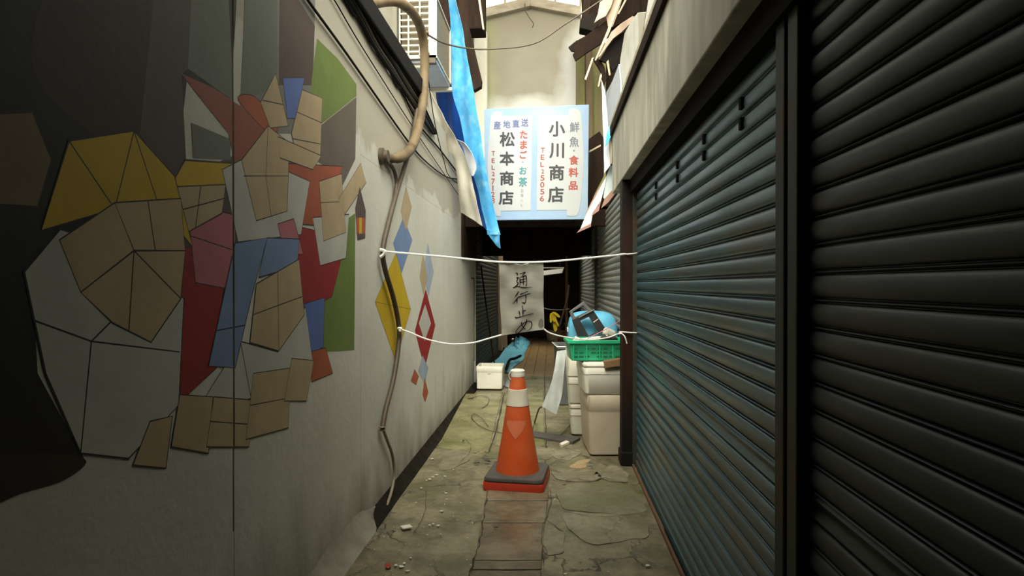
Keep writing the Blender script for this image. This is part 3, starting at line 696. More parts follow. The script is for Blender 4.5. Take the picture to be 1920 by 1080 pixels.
b.sheet(ruled([onY(912, 430, 6.0), onY(920, 446, 6.02), onY(934, 464, 6.0)], [onY(937, 436, 5.92), onY(937, 450, 5.94), onY(938, 466, 5.97)], 8, 6, .04, 9, 4), .003)
b.build('torn_corner', 'tarp', t, smooth=True)
b = MB()
b.sheet(ruled([onY(798, 160, 5.6), onY(806, 210, 5.65), onY(826, 262, 5.75), onY(852, 300, 5.85), onY(860, 345, 5.95), onY(864, 398, 6.05)], [onY(806, 168, 5.5), onY(836, 225, 5.6), onY(856, 262, 5.7), onY(876, 305, 5.78), onY(890, 360, 5.86), onY(906, 424, 5.92)], 34, 10, .05, 6, 5), .003)
tag(b.build('hanging_sheeting', 'cloth', smooth=True), 'grey-white sheeting drooping from the wall top in front of the blue tarpaulin', 'sheet')
b = MB()
b.sheet(ruled([onY(858, 262, 5.74), onY(870, 282, 5.76), onY(878, 310, 5.78), onY(884, 330, 5.8)], [onY(868, 266, 5.66), onY(884, 285, 5.68), onY(892, 312, 5.7), onY(888, 330, 5.74)], 12, 6, .03, 8, 3), .003)
tag(b.build('tarp_scrap', 'bluegrey', smooth=True), 'small pale blue fold lying over the grey-white sheeting', 'tarpaulin')
# old timbers
b = MB(); b.box((-1.028, 6.6, 1.62), (-1.0, 7.78, 2.75)); tag(b.build('timber_board', 'darkwood', bevel=.01), 'black-brown timber boarding on the wall end under the sheeting', 'board')
b = MB(); b.prism([onY(866, 40, 7.2), onY(878, 45, 7.2), onY(903, 150, 7.2), onY(902, 162, 7.2), onY(888, 170, 7.2), onY(864, 80, 7.2)], (.0, .10, 0)); tag(b.build('slanting_board', 'darkwood', bevel=.006), 'long dark brown board slanting beside the blue tarpaulin', 'board')
b = MB(); p = onY(860, 55, 7.6); q = onY(907, -30, 7.6); b.box((p.x, 7.6, p.z), (q.x, 7.9, q.z)); tag(b.build('roof_timber', 'darkwood', bevel=.015), 'heavy black roof timber jutting out below the sky by the gable', 'timber')
b = MB(); b.prism([onY(905, 55, 7.55), onY(908, 55, 7.55), onY(900, -5, 7.55), onY(896, -5, 7.55)], (0, .03, 0)); tag(b.build('wooden_batten', 'palewood'), 'thin pale batten against the heavy black roof timber', 'batten')
b = MB(); b.box((-1.7, 8.2, 2.3), (-1.27, 9.0, 5.6)); struct(b.build('wall_left_recess', 'darkwood'))

# ================================================================== BROKEN BOARDS AND SHEETS ON THE FAR RIGHT
def plank(name, pts, Y, th, m, label, cat='board', group=None, bend=0.0):
    b = MB(); c = [onY(x, y, Y) for x, y in pts]
    if bend:
        z0 = min(p.z for p in c); c = [p+Vector((0, -bend*(p.z-z0), 0)) for p in c]
    b.prism(c, (0, th, 0)); return tag(b.build(name, m, bevel=.002), label, cat, group)
plank('broken_board', [(1066, 88), (1078, 78), (1098, 67), (1122, 50), (1140, 36), (1153, 52), (1142, 68), (1124, 84), (1100, 99), (1079, 114), (1074, 102), (1078, 97), (1071, 95)], 5.40, .025, 'darkwood', 'dark broken board with a notched end, thrust out over the gable wall')
plank('broken_board', [(1114, 43), (1121, 26), (1129, -20), (1156, -20), (1146, 12), (1136, 30), (1124, 36)], 5.34, .018, 'palewood', 'pale curled board standing above the notched dark board')
plank('broken_board', [(1136, 26), (1146, 10), (1158, -20), (1178, -20), (1168, 14), (1150, 50), (1140, 50)], 5.37, .02, 'pinkwood', 'short pinkish board between the pale curled one and the thin long stick')
plank('long_stick', [(1115, 113), (1118, 113), (1143, 60), (1172, -20), (1166, -20), (1138, 58)], 5.25, .02, 'palewood', 'thin long pale stick running up across the broken boards', 'stick')
plank('broken_board', [(1121, 108), (1134, 84), (1146, 60), (1164, 44), (1186, 30), (1192, 31), (1180, 46), (1166, 60), (1150, 72), (1138, 88), (1125, 106)], 5.22, .02, 'pinkwood', 'curved pinkish splintered board with a knot hole, sweeping up from the stick foot')
plank('broken_board', [(1124, 112), (1140, 86), (1158, 66), (1174, 58), (1166, 88), (1160, 114), (1162, 118), (1149, 134), (1146, 128), (1138, 118)], 5.28, .03, 'black', 'black jagged board tucked behind the white upright board')
plank('broken_board', [(1148, 52), (1160, 20), (1172, -20), (1222, -20), (1214, 24), (1196, 22), (1186, 30), (1162, 44)], 5.32, .03, 'darkwood', 'wide dark brown board at the top, above the curved pinkish one')
plank('long_stick', [(1158, 26), (1161, 26), (1176, -2), (1173, -4)], 5.20, .012, 'palewood', 'short pale sliver lying on the wide dark brown board', 'stick')
plank('long_stick', [(1096, 148), (1099, 150), (1114, 108), (1110, 108)], 5.384, .015, 'palewood', 'pale splinter dangling below the notched dark board', 'stick')
plank('long_stick', [(1121, 162), (1123, 163), (1129, 142), (1127, 137), (1124, 144)], 5.3, .012, 'palewood', 'tiny pale splinter hanging free in front of the mossy wall', 'stick')
plank('long_stick', [(1137, 116), (1141, 112), (1145, 140), (1142, 142)], 5.267, .012, 'palewood', 'pale batten end below the black jagged board', 'stick')
plank('broken_board', [(1118, 108), (1126, 112), (1134, 126), (1138, 146), (1132, 162), (1126, 134), (1112, 110)], 5.311, .03, 'darkwood', 'dark curved board end hanging under the black jagged board')
plank('bracket_block', [(1087, 50), (1088, 36), (1112, 24), (1122, 44), (1112, 58), (1088, 52)], 7.6, .2, 'black', 'black timber block under the end of the gable beam', 'timber')
plank('bracket_timber', [(1096, -20), (1110, -20), (1104, 30), (1090, 34)], 7.7, .15, 'darkwood', 'dark brown timber rising from the black block at the beam end', 'timber')
plank('window_arm', [(1084, 275), (1124, 246), (1134, 262), (1132, 330), (1086, 420)], 7.0, .05, 'darkwood', 'dark torn board in the gap between shop sign and fascia')
plank('roof_timber', [(1090, -30), (1180, -30), (1166, 50), (1126, 74), (1093, 56)], 7.95, .12, 'darkwood', 'broad black-brown timber behind the broken boards at the beam end', 'timber')
plank('long_stick', [(1104, 283), (1126, 271), (1127, 274), (1105, 286)], 6.6, .012, 'palewood', 'pale stick poking out beside the shop sign', 'stick')
def xsheet(name, pts, X, th, m, label, cat='sheet', wav=0.0):
    b = MB(); c = [onX(x, y, X) for x, y in pts]; b.prism(c, (th, 0, 0)); return tag(b.build(name, m, bevel=.003), label, cat)
xsheet('upright_board', [(1160, 150), (1163, 110), (1171, 62), (1182, 42), (1195, 24), (1198, 90), (1197, 101), (1179, 148), (1163, 180)], .535, .02, 'whiteboard', 'white weathered board standing on the lintel under the broken boards', 'board')
xsheet('edge_board', [(1195, 24), (1211, 22), (1205, 60), (1200, 96), (1197, 101), (1197, 60)], .533, .02, mat('beige_board_edge', (.46, .44, .36), (.40, .37, .29), 6, .7), 'narrow beige board against the white weathered board', 'board')
xsheet('white_strip', [(1200, 92), (1206, 60), (1216, -4), (1220, -30), (1244, -30), (1232, 0), (1216, 50), (1203, 95)], .52, .02, 'pipe', 'bright white strip standing on the lintel at the top edge', 'strip')
xsheet('hanging_cover', [(1133, 195), (1137, 172), (1148, 152), (1160, 120), (1163, 150), (1164, 180), (1152, 214), (1140, 240), (1135, 218)], .52, .012, 'bluegrey', 'bluish white sheet tucked over the lintel end, below the white board')
b = MB(); b.sheet(ruled([onY(1128, 150, 5.0), onY(1130, 210, 5.0), onY(1132, 265, 5.0), onY(1133, 325, 5.0)], [onY(1134, 170, 4.97), onY(1139, 220, 4.97), onY(1142, 262, 4.97), onY(1144, 310, 4.97)], 20, 5, .01, 8, 3), .004)
tag(b.build('hanging_strip', 'bluegrey', smooth=True), 'long grey-violet strip of sheeting hanging at the far end of the lintel', 'sheet')
b = MB(); b.sheet(ruled([onY(1146, 225, 4.93), onY(1140, 246, 4.92), onY(1136, 276, 4.93)], [onY(1153, 222, 4.9), onY(1150, 248, 4.9), onY(1140, 268, 4.9)], 10, 5, .02, 16, 6), .003)
tag(b.build('cyan_scrap', 'cyan', smooth=True), 'small cyan tarpaulin scrap tied at the far end of the lintel', 'tarpaulin')
b = MB(); b.prism([onY(1144, 262, 4.94), onY(1148, 258, 4.94), onY(1147, 306, 4.94), onY(1145, 308, 4.94)], (0, .02, 0)); tag(b.build('wood_strip', 'palewood'), 'short yellowish wood strip below the cyan scrap', 'stick')
t = thing('torn_sheet', 'pale torn sheet with reddish edges hanging below the lintel end, beside the shop sign', 'sheet', (.3, 5.0, 1.75))
b = MB(); Y = 5.05
b.prism([onY(1145, 310, Y), onY(1149, 312, Y), (onY(1151, 352, Y)), onY(1136, 374, Y), onY(1131, 371, Y), onY(1137, 330, Y)], (0, .006, 0))
b.prism([onY(1137, 330, Y-.01), onY(1134, 350, Y-.01), onY(1127, 376, Y-.01), onY(1112, 398, Y-.01), onY(1108, 420, Y-.01), onY(1088, 429, Y-.01), onY(1099, 402, Y-.01), onY(1118, 366, Y-.01)], (0, .006, 0))
b.build('flap', 'torn', t)
b = MB()
b.prism([onY(1088, 429, Y-.012), onY(1108, 419, Y-.012), onY(1108, 425, Y-.012), onY(1081, 437, Y-.012)], (0, .008, 0))
b.prism([onY(1151, 353, Y-.004), onY(1158, 357, Y-.004), (onY(1142, 378, Y-.004)), onY(1127, 391, Y-.004), onY(1134, 372, Y-.004)], (0, .008, 0))
b.prism([onY(1112, 397, Y-.014), onY(1122, 385, Y-.014), onY(1127, 376, Y-.014), onY(1123, 395, Y-.014), onY(1109, 405, Y-.014)], (0, .008, 0))
b.prism([onY(1137, 330, Y+.002), onY(1118, 366, Y+.002), onY(1099, 402, Y+.002), onY(1098, 400, Y+.002), onY(1117, 362, Y+.002)], (0, .008, 0))
b.build('torn_edge', 'tornedge', t)

# ================================================================== SHOP SIGN
TL, TR, BR, BL = onY(908, 204.5, 6.34), onY(1104.5, 196, 6.22), onY(1102, 411, 6.22), onY(909, 413, 6.34)
SNrm = (TR-TL).cross(BL-TL).normalized()
if SNrm.y > 0: SNrm = -SNrm
def sg(cx, cy, off=0.0):
    s = (cx-193)/786.0; top = 98-33*s; bot = 931-6*s; tt = (cy-top)/(bot-top)
    p = (TL.lerp(TR, s)).lerp(BL.lerp(BR, s), tt); return p+SNrm*off
t = thing('shop_sign', 'pale blue and white shop sign board with Japanese lettering, hung across the alley', 'sign', ((TL+BR)/2))
b = MB(); b.prism([TL, TR, BR, BL], (0, .05, 0)); b.build('board', 'signblue', t, bevel=.003)
b = MB()
b.prism([sg(x, y, .002) for x, y in ((216, 520), (222, 400), (236, 250), (246, 150), (262, 122), (285, 117), (330, 117), (330, 150), (558, 149), (556, 500), (549, 858), (318, 862), (318, 904), (290, 900), (266, 872), (240, 800), (222, 660))], SNrm*.0015)
b.prism([sg(x, y, .002) for x, y in ((605, 148), (832, 143), (832, 95), (880, 95), (906, 106), (920, 135), (932, 260), (945, 420), (945, 520), (934, 720), (916, 860), (900, 895), (870, 903), (822, 898), (822, 855), (596, 856), (598, 500))], SNrm*.0015)
b.build('white_field', 'signwhite', t)
def glyphs(items, name, m, off=.0045, bold=0.0):
    b = MB()
    for ch, cx, cy, wd, hg in items:
        cu = bpy.data.curves.new('glyph', 'FONT'); cu.body = ch; cu.size = 1;  cu.resolution_u = 4
        o = bpy.data.objects.new('glyph', cu); COL.objects.link(o)
        me = bpy.data.meshes.new_from_object(o.evaluated_get(bpy.context.evaluated_depsgraph_get()))
        xs = [v.co.x for v in me.vertices]; ys_ = [v.co.y for v in me.vertices]
        if xs:
            x0, x1, y0, y1 = min(xs), max(xs), min(ys_), max(ys_)
            sx = wd/max(x1-x0, 1e-4) if wd else hg/max(y1-y0, 1e-4); sy = hg/max(y1-y0, 1e-4)
            base = len(b.v)
            for q, (ox, oy) in enumerate([(0, 0)]+([(bold*math.cos(a*PI/4), bold*math.sin(a*PI/4)) for a in range(8)] if bold else [])):
                base = len(b.v)
                b.add([sg(cx+ox+(v.co.x-(x0+x1)/2)*sx*(1-2*bold/max(wd, 20)), cy+oy-(v.co.y-(y0+y1)/2)*sy*(1-2*bold/max(hg, 20)), off+q*.00004) for v in me.vertices])
                for p in me.polygons: b.face([base+i for i in p.vertices])
        bpy.data.objects.remove(o); bpy.data.curves.remove(cu); bpy.data.meshes.remove(me)
    return b.build(name, m, t, fix=False)
glyphs([('小', 745, 248, 122, 116), ('川', 744, 410, 112, 116), ('商', 745, 575, 114, 120), ('店', 739, 740, 120, 118)], 'shop_name_lettering', 'inkblack', bold=3.6)
glyphs([('松', 370, 325, 118, 112), ('本', 367, 470, 114, 106), ('商', 366, 617, 108, 108), ('店', 360, 763, 116, 106)], 'shop_name_lettering', 'inkblack', bold=3.6)
glyphs([('産', 293, 220, 54, 62), ('地', 366, 213, 56, 58), ('直', 436, 207, 56, 58), ('送', 503, 200, 56, 62)], 'top_lettering', 'inkpurple', bold=1.8)
glyphs([('た', 495, 290, 58, 62), ('ま', 495, 366, 54, 64), ('ご', 493, 440, 56, 60)], 'red_lettering', 'inkorange', bold=2.2)
glyphs([('食', 872, 482, 72, 72), ('料', 870, 574, 70, 72), ('品', 869, 673, 66, 66)], 'red_lettering', 'inkorange', bold=2.2)
glyphs([('鮮', 875, 235, 72, 76), ('魚', 873, 346, 72, 78), ('・', 872, 411, 12, 12)], 'grey_lettering', 'inkgrey', bold=1.4)
glyphs([('・', 488, 496, 10, 10), ('日', 484, 712, 17, 24), ('用', 482, 748, 18, 24), ('八', 482, 786, 20, 18), ('七', 480, 820, 20, 20)], 'grey_lettering', 'inkgrey')
glyphs([('お', 491, 560, 56, 60), ('茶', 490, 645, 66, 72)], 'teal_lettering', 'inkteal', bold=2.0)
glyphs([('T', 262, 430, 28, 36), ('E', 261, 485, 26, 36), ('L', 261, 536, 26, 36), ('2', 262, 584, 22, 32), ('7', 260, 641, 28, 44), ('1', 258, 690, 8, 42), ('2', 258, 738, 26, 42), ('8', 259, 785, 26, 42)], 'telephone_lettering', 'inkred', bold=1.2)
glyphs([('T', 640, 407, 30, 38), ('E', 638, 460, 28, 38), ('L', 636, 514, 28, 38), ('2', 640, 566, 20, 32), ('5', 638, 615, 32, 42), ('0', 637, 666, 32, 42), ('5', 637, 718, 32, 42), ('6', 635, 770, 32, 42)], 'telephone_lettering', 'inkred', bold=1.2)
for c in (sg(300, 860), sg(880, 860)):
    b = MB(); b.box((c.x-.015, c.y+.04, c.z-.02), (c.x+.015, 6.76, c.z+.01)); b.build('bracket', 'cable', t)

# ================================================================== ROPES AND BANNER
RA = onX(717, 471, -1.0); RB = onX(1173, 476, .497)
def rp(pts, A, B): return [onV(x, y, A, B) for x, y in pts]
t = thing('rope', 'upper white rope stretched across the alley, carrying the banner', 'rope', RA)
tubeobj('strand', [RA]+rp([(760, 475), (840, 482), (900, 488), (936, 491), (978, 492), (1018, 491), (1060, 488), (1110, 483), (1150, 479)], RA, RB)+[RB], .0062, 'rope', parent=t)
tubeobj('knot', [RA+Vector((-.01, -.01, .008)), RA+Vector((.02, -.02, 0)), RA+Vector((.012, -.018, -.02)), RA+Vector((-.006, -.02, -.035))], .010, 'rope', parent=t)
tubeobj('post_loop', [RB+Vector((-.004, -.02, 0)), Vector((.488, 4.262, RB.z+.01)), Vector((.56, 4.245, RB.z+.012)), Vector((.63, 4.25, RB.z+.02))], .0055, 'rope', parent=t)
SA = onX(750, 617, -.985); SB = onX(1165, 625, .49)
DL, DR = onV(940, 628, SA, SB), onV(1020, 617, SA, SB)
t = thing('rope', 'lower white rope from the brown cable, slack, to the lower banner edge', 'rope', SA)
tubeobj('strand', [SA]+rp([(770, 624), (800, 636), (835, 644), (862, 645), (890, 642), (915, 635)], SA, SB)+[DL], .0058, 'rope', parent=t)
tubeobj('knot', [SA+Vector((-.01, -.01, .004)), SA+Vector((.012, -.02, .006)), SA+Vector((.004, -.02, -.012))], .009, 'rope', parent=t)
t = thing('rope', 'slack white rope from the banner foot, over the green crate, to the brown post', 'rope', DR)
tubeobj('strand', [DR]+rp([(1030, 624), (1050, 630), (1080, 635), (1110, 637), (1140, 633), (1156, 627)], SA, SB)+[SB], .0055, 'rope', parent=t)
tubeobj('post_loop', [SB, Vector((.487, 4.262, SB.z+.004)), Vector((.56, 4.246, SB.z+.002)), Vector((.63, 4.25, SB.z))], .0055, 'rope', parent=t)
tubeobj('loose_end', [SB, SB+Vector((.02, -.03, -.02)), SB+Vector((.035, -.035, -.07))], .004, 'rope', parent=t)
tubeobj('far_rope', [onY(960, 568, 13.27), onY(1016, 577, 13.27), onY(1030, 580, 13.27), onY(1050, 581, 13.27), onY(1068, 579, 13.285)], .012, 'rope', 'white rope deeper in the passage, above the yellow plastic', 'rope')
BTL, BTR, BBL, BBR = onV(935.5, 491.5, RA, RB), onV(1018.5, 491, RA, RB), DL+Vector((0, 0, -.003)), DR+Vector((0, 0, -.002))
def bn(u, v, off=0.0):
    p = (BTL.lerp(BTR, u)).lerp(BBL.lerp(BBR, u), v)
    sagz = -.010*math.sin(PI*u)*(1-v)**3 + .006*math.sin(PI*u*3)*(1-v)**4
    d = .006*math.sin(u*7+v*3)*(.3+v)+.010*noise.noise(Vector((u*3, v*4, 2)))+.006*noise.noise(Vector((u*9, v*2.5, 5)))*(1-v)
    return p+Vector((.002*math.sin(v*9), d-off, sagz))
t = thing('cloth_banner', 'off-white cloth banner with brushed black Japanese writing, tied between the two ropes', 'banner', BTL)
b = MB(); b.sheet([[bn(i/24, j/36) for j in range(37)] for i in range(25)], .002); b.build('cloth', 'paper', t, smooth=True)
STK = [  # brush strokes surveyed on the cloth
    [(474, 402), (487, 398), (492, 404), (484, 416)], [(478, 440), (496, 434), (482, 468), (496, 482), (476, 505), (450, 523)], [(452, 522), (485, 508), (520, 516), (560, 521), (612, 520)],
    [(508, 402), (530, 396), (554, 388), (540, 406), (528, 412)], [(508, 432), (511, 470), (509, 508)], [(509, 430), (540, 424), (560, 420), (566, 455), (567, 500), (556, 496)], [(513, 452), (540, 448), (560, 444)], [(513, 474), (540, 471), (560, 468)], [(536, 412), (538, 460), (538, 500)],
    [(500, 550), (486, 572), (464, 600)], [(502, 590), (480, 620), (450, 652)], [(482, 612), (486, 630), (485, 650)], [(510, 578), (540, 566), (578, 552)], [(502, 600), (545, 586), (604, 572)], [(560, 580), (562, 615), (552, 650), (538, 648), (527, 640)],
    [(530, 672), (531, 720), (532, 768)], [(532, 722), (546, 716), (560, 712)], [(497, 712), (502, 740), (505, 768)], [(464, 760), (474, 772), (540, 760), (622, 748)],
    [(512, 812), (518, 840), (534, 866), (548, 882)], [(560, 792), (550, 830), (520, 872), (490, 902), (470, 908), (468, 888), (492, 856), (530, 826), (566, 812), (594, 818), (604, 840), (596, 870), (574, 892), (552, 894)]]
b = MB()
for k, st in enumerate(STK):
    if k in (9, 15, 19): b.build('brushed_character', 'inkblack', t, fix=False); b = MB()
    c = cat_smooth([((x-340)/372.0, (y-325-(x-340)*-.03)/585.0, 0) for x, y in st], 7); n = len(c); A = []
    for i in range(n):
        d = c[min(i+1, n-1)]-c[max(i-1, 0)]; d = Vector((d.x*.372, d.y*.585, 0)); d = d.normalized() if d.length > 1e-9 else Vector((1, 0, 0))
        q = Vector((-d.y, d.x, 0)); f = i/max(n-1, 1); ww = .0058*(.55+.65*math.sin(PI*min(1, .25+f*.75))+.25*math.sin(f*9+k))
        A.append([bn(c[i].x+sg_*q.x*ww/.372*.62, c[i].y+sg_*q.y*ww/.585*.62, .0035) for sg_ in (1, -1)])
    for i in range(n-1): b.poly([A[i][0], A[i+1][0], A[i+1][1], A[i][1]])
b.build('brushed_character', 'inkblack', t, fix=False)
b = MB(); b.poly([bn(u, v, .003) for u, v in ((.87, .86), (.93, .82), (.985, .86), (.985, .955), (.90, .97), (.86, .93))]); b.build('patch', mat('grey_cloth_patch', (.40, .385, .33), (.34, .33, .28), 30, .9), t, fix=False)

# ================================================================== TRAFFIC CONE
cx, cy = -.226, 3.862
X0 = Matrix.Translation((cx, cy, 0)) @ Matrix.Rotation(math.radians(-6), 4, 'Z')
t = thing('traffic_cone', 'orange traffic cone with a white band on a black base and red weight', 'traffic cone', (cx, cy, 0))
b = MB(); b.loft([rrect(.196, .192, .03, 0), rrect(.196, .192, .03, .045), rrect(.19, .186, .03, .055), rrect(.15, .15, .03, .056)], X=X0); b.build('weight', 'redplastic', t, smooth=True)
b = MB(); b.loft([rrect(.19, .19, .035, .058), rrect(.192, .192, .035, .066), rrect(.186, .186, .035, .080), rrect(.15, .15, .05, .088)], X=X0); b.build('base_plate', 'rubber', t, smooth=True)
R0, R1, Z0, Z1 = .140, .043, .086, .712
cr = lambda z: R0+(R1-R0)*(z-Z0)/(Z1-Z0)
b = MB(); b.lathe([(R0+.006, Z0-.002), (R0+.002, Z0+.012), (cr(.3), .3), (cr(.5), .5), (cr(.64), .64), (R1, Z1), (R1-.006, Z1+.004)], (cx, cy, 0), 40); b.build('cone_body', 'orange', t, smooth=True)
b = MB(); b.lathe([(cr(.512)+.0005, .512), (cr(.514)+.003, .514), (cr(.618)+.003, .618), (cr(.62)+.0005, .62)], (cx, cy, 0), 40); b.build('reflective_band', 'band', t, smooth=True)
b = MB(); b.lathe([(R1-.001, .698), (R1+.004, .700), (R1+.006, .715), (R1+.003, .728), (R1+.005, .738), (R1-.004, .746), (.01, .748)], (cx, cy, 0), 28); b.build('tape_cap', 'tapewhite', t, smooth=True)
b = MB(); b.sheet([[Vector((cx-.043-.012*math.sin(v*PI)-.004*u, cy-.03+.02*u, .735-v*.055)) for v in (0, .25, .5, .75, 1)] for u in (0, .5, 1)], .003); b.build('tape_tail', 'tapewhite', t, smooth=True)
def cone_patch(pts, m, nm):   # pts: (angle deg from the camera side, z)
    b = MB(); b.poly([(cx+(cr(z)+.0025)*math.sin(math.radians(a)), cy-(cr(z)+.0025)*math.cos(math.radians(a)), z) for a, z in pts]); return b.build(nm, m, t, fix=False)
for a0 in range(-44, 38, 6):
    f0 = abs(a0+4)/44; f1 = abs(a0+10)/44
    cone_patch([(a0, .418-.02*(1-f0)), (a0, .405-.095*(1-f0)), (a0+6, .405-.095*(1-min(f1, 1))), (a0+6, .418-.02*(1-min(f1, 1)))], 'tapepink', 'sticker_residue') if a0 in () else None
b = MB(); rows = []
for i in range(15):
    a = -46+84*i/14; f = abs(a+4)/45
    zt = .425-.003*math.sin(i*1.7); zb = .415-.105*max(0, 1-f)**.8
    rows.append([(cx+(cr(z)+.002)*math.sin(math.radians(a)), cy-(cr(z)+.002)*math.cos(math.radians(a)), z) for z in (zt, (zt+zb)/2, zb)])
for i in range(14):
    for j in range(2): b.poly([rows[i][j], rows[i+1][j], rows[i+1][j+1], rows[i][j+1]])
b.build('sticker_residue', 'tapepink', t, fix=False)

# ================================================================== FOAM BOXES AND CRATE
def foam_box(label, x, y, z, w, d, h, rz=0, m='foam', lid=True, lidh=.05, taper=.93, r=.03, group=None, lidm=None, openh=False):
    t = thing('foam_box', label, 'box', (x, y, z), group); X = place(x, y, z, rz)
    hw, hd = w/2, d/2; hb = h-(lidh if lid else 0); b = MB()
    lo = [rrect(hw*taper-.015, hd*taper-.015, r, .0), rrect(hw*taper, hd*taper, r, .012), rrect(hw*.985, hd*.985, r, hb*.72), rrect(hw*.985+.0, hd*.985, r, hb*.74), rrect(hw, hd, r, hb*.755), rrect(hw, hd, r, hb-.006), rrect(hw-.005, hd-.005, r, hb)]
    if not lid:
        k = .028; lo += [rrect(hw-k, hd-k, r*.6, hb), rrect(hw-k-.004, hd-k-.004, r*.6, hb-.02), rrect(hw*taper-k, hd*taper-k, r*.6, .03)]
    b.loft(lo, X=X); b.build('box_body', m, t, smooth=True)
    if lid:
        b = MB(); b.loft([rrect(hw-.006, hd-.006, r, hb+.003), rrect(hw+.003, hd+.003, r, hb+.009), rrect(hw+.003, hd+.003, r, h-.012), rrect(hw-.008, hd-.008, r, h), rrect(hw-.04, hd-.04, r, h+.001)], X=X)
        b.build('lid', lidm or m, t, smooth=True)
    return t
RZ = math.radians(-5)
foam_box('large dingy foam box standing on the ground beside the dark brown post', .425, 4.72, .004, .35, .50, .462, RZ*-1, 'foamdirty', lid=False, taper=.90, r=.035)
foam_box('white foam box on the large dingy one, under the green crate', .405, 4.70, .470, .37, .48, .245, RZ*-1, 'foam', lid=True, lidh=.035, taper=.92, r=.03)
foam_box('low white foam box on the ground behind the large dingy one', .335, 5.38, .004, .36, .62, .27, 0, 'foam', lid=True, lidh=.04)
foam_box('tall white foam box on the low one, a cloudy plastic sheet hung over it', .325, 5.36, .278, .38, .62, .475, 0, 'foam', lid=True, lidh=.24, taper=.93)
t = foam_box('small open white foam box on the ground by the end of the painted wall', -.772, 7.36, .014, .330, .34, .285, 0, 'foam', lid=False, taper=.95, r=.02)
X = place(-.772, 7.36, .014)
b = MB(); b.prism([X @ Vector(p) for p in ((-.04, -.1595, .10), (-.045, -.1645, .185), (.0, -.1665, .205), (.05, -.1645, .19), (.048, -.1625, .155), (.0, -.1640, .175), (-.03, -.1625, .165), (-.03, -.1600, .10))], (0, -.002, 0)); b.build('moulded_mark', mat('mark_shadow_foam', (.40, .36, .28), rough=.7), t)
b = MB(); b.prism([onY(1132, 678, 4.43), onY(1175, 671, 4.43), onY(1175, 684, 4.43), onY(1134, 691, 4.43)], (0, .08, 0))
tag(b.build('wood_block', mat('brown_wood_block', (.22, .12, .055), (.16, .085, .04), 8, .7, stretch=(.3, 1, 1)), bevel=.003), 'short brown wood block on the foam box edge next to the post', 'wood')
# green crate
t = thing('plastic_crate', 'green plastic crate full of odds and ends, on top of the foam boxes', 'crate', (.34, 4.66, .718))
X = place(.350, 4.66, .722, math.radians(5)); hw, hd, hh = .235, .155, .158
b = MB(); b.loft([rrect(hw*.92-.01, hd*.92-.01, .02, 0), rrect(hw*.92, hd*.92, .025, .008), rrect(hw*.985, hd*.985, .025, hh-.03), rrect(hw, hd, .025, hh-.028), rrect(hw+.012, hd+.012, .03, hh-.022), rrect(hw+.012, hd+.012, .03, hh-.002), rrect(hw+.004, hd+.004, .025, hh), rrect(hw-.006, hd-.006, .02, hh), rrect(hw*.90-.006, hd*.90-.006, .02, .012)], X=X)
b.build('crate_body', 'green', t, smooth=True)
for j, z in enumerate((.028, .058, .088)):
    for i in range(9):
        b = MB(); x = -.185+i*.046; k = .925+.06*z/.13
        yy = -hd*k-.0015
        if (i+j) % 5 == 3: continue
        b.box((x-.017, yy, z), (x+.017, yy+.003, z+.011), X=X); b.build('slot', 'cratehole', t)
for i in range(5):
    x = -.2+i*.1; b = MB(); b.box((x-.004, -hd*.985-.004, .004), (x+.004, -hd*.93, hh-.028), X=X); b.build('rib', 'green', t)
# contents of the crate
def cr_obj(name, lo, hi, rz, ry, pos, m, label, cat, bev=.006):
    b = MB(); b.box(lo, hi, X=place(*pos, rz, 0, ry)); return tag(b.build(name, m, bevel=bev), label, cat)
cr_obj('foam_strip', (-.13, -.03, 0), (.13, .03, .028), .06, math.radians(-8), (.305, 4.585, .868), 'foam', 'long white foam strip lying along the front of the green crate', 'foam')
cr_obj('foam_chunk', (-.025, -.02, -.03), (.02, .02, .04), .2, .5, (.185, 4.57, .86), 'foam', 'small white foam chunk sticking up at the crate corner beside the foam strip', 'foam')
cr_obj('paper_wad', (-.05, -.03, -.03), (.05, .03, .035), .4, .4, (.445, 4.63, .925), 'cloth', 'crumpled whitish wad in the crate beneath the pink string', 'wad', .02)
b = MB(); b.loft([rrect(.075, .05, .04, z, cx=0, cy=0) for z in (0, .03, .05)]+[rrect(.055, .03, .028, .065)], X=place(.43, 4.60, .845, .2, 0, .1)); tag(b.build('black_tray', 'blackplastic', smooth=True), 'rounded black tray inside the green crate next to the post', 'tray')
b = MB(); b.loft([rrect(.085, .05, .02, z) for z in (0, .02)], X=place(.30, 4.70, .80, .3, 0, .2)); tag(b.build('dark_tray', 'greyplastic', bevel=.003), 'flat dark tray lying deep in the green crate', 'tray')
tubeobj('pink_string', [onY(1098, 637, 4.52), onY(1115, 628, 4.5), onY(1135, 618, 4.48), onY(1152, 608, 4.45), onY(1164, 600, 4.42)], .003, 'pink', 'pink string running from the crate up to the brown post', 'string')
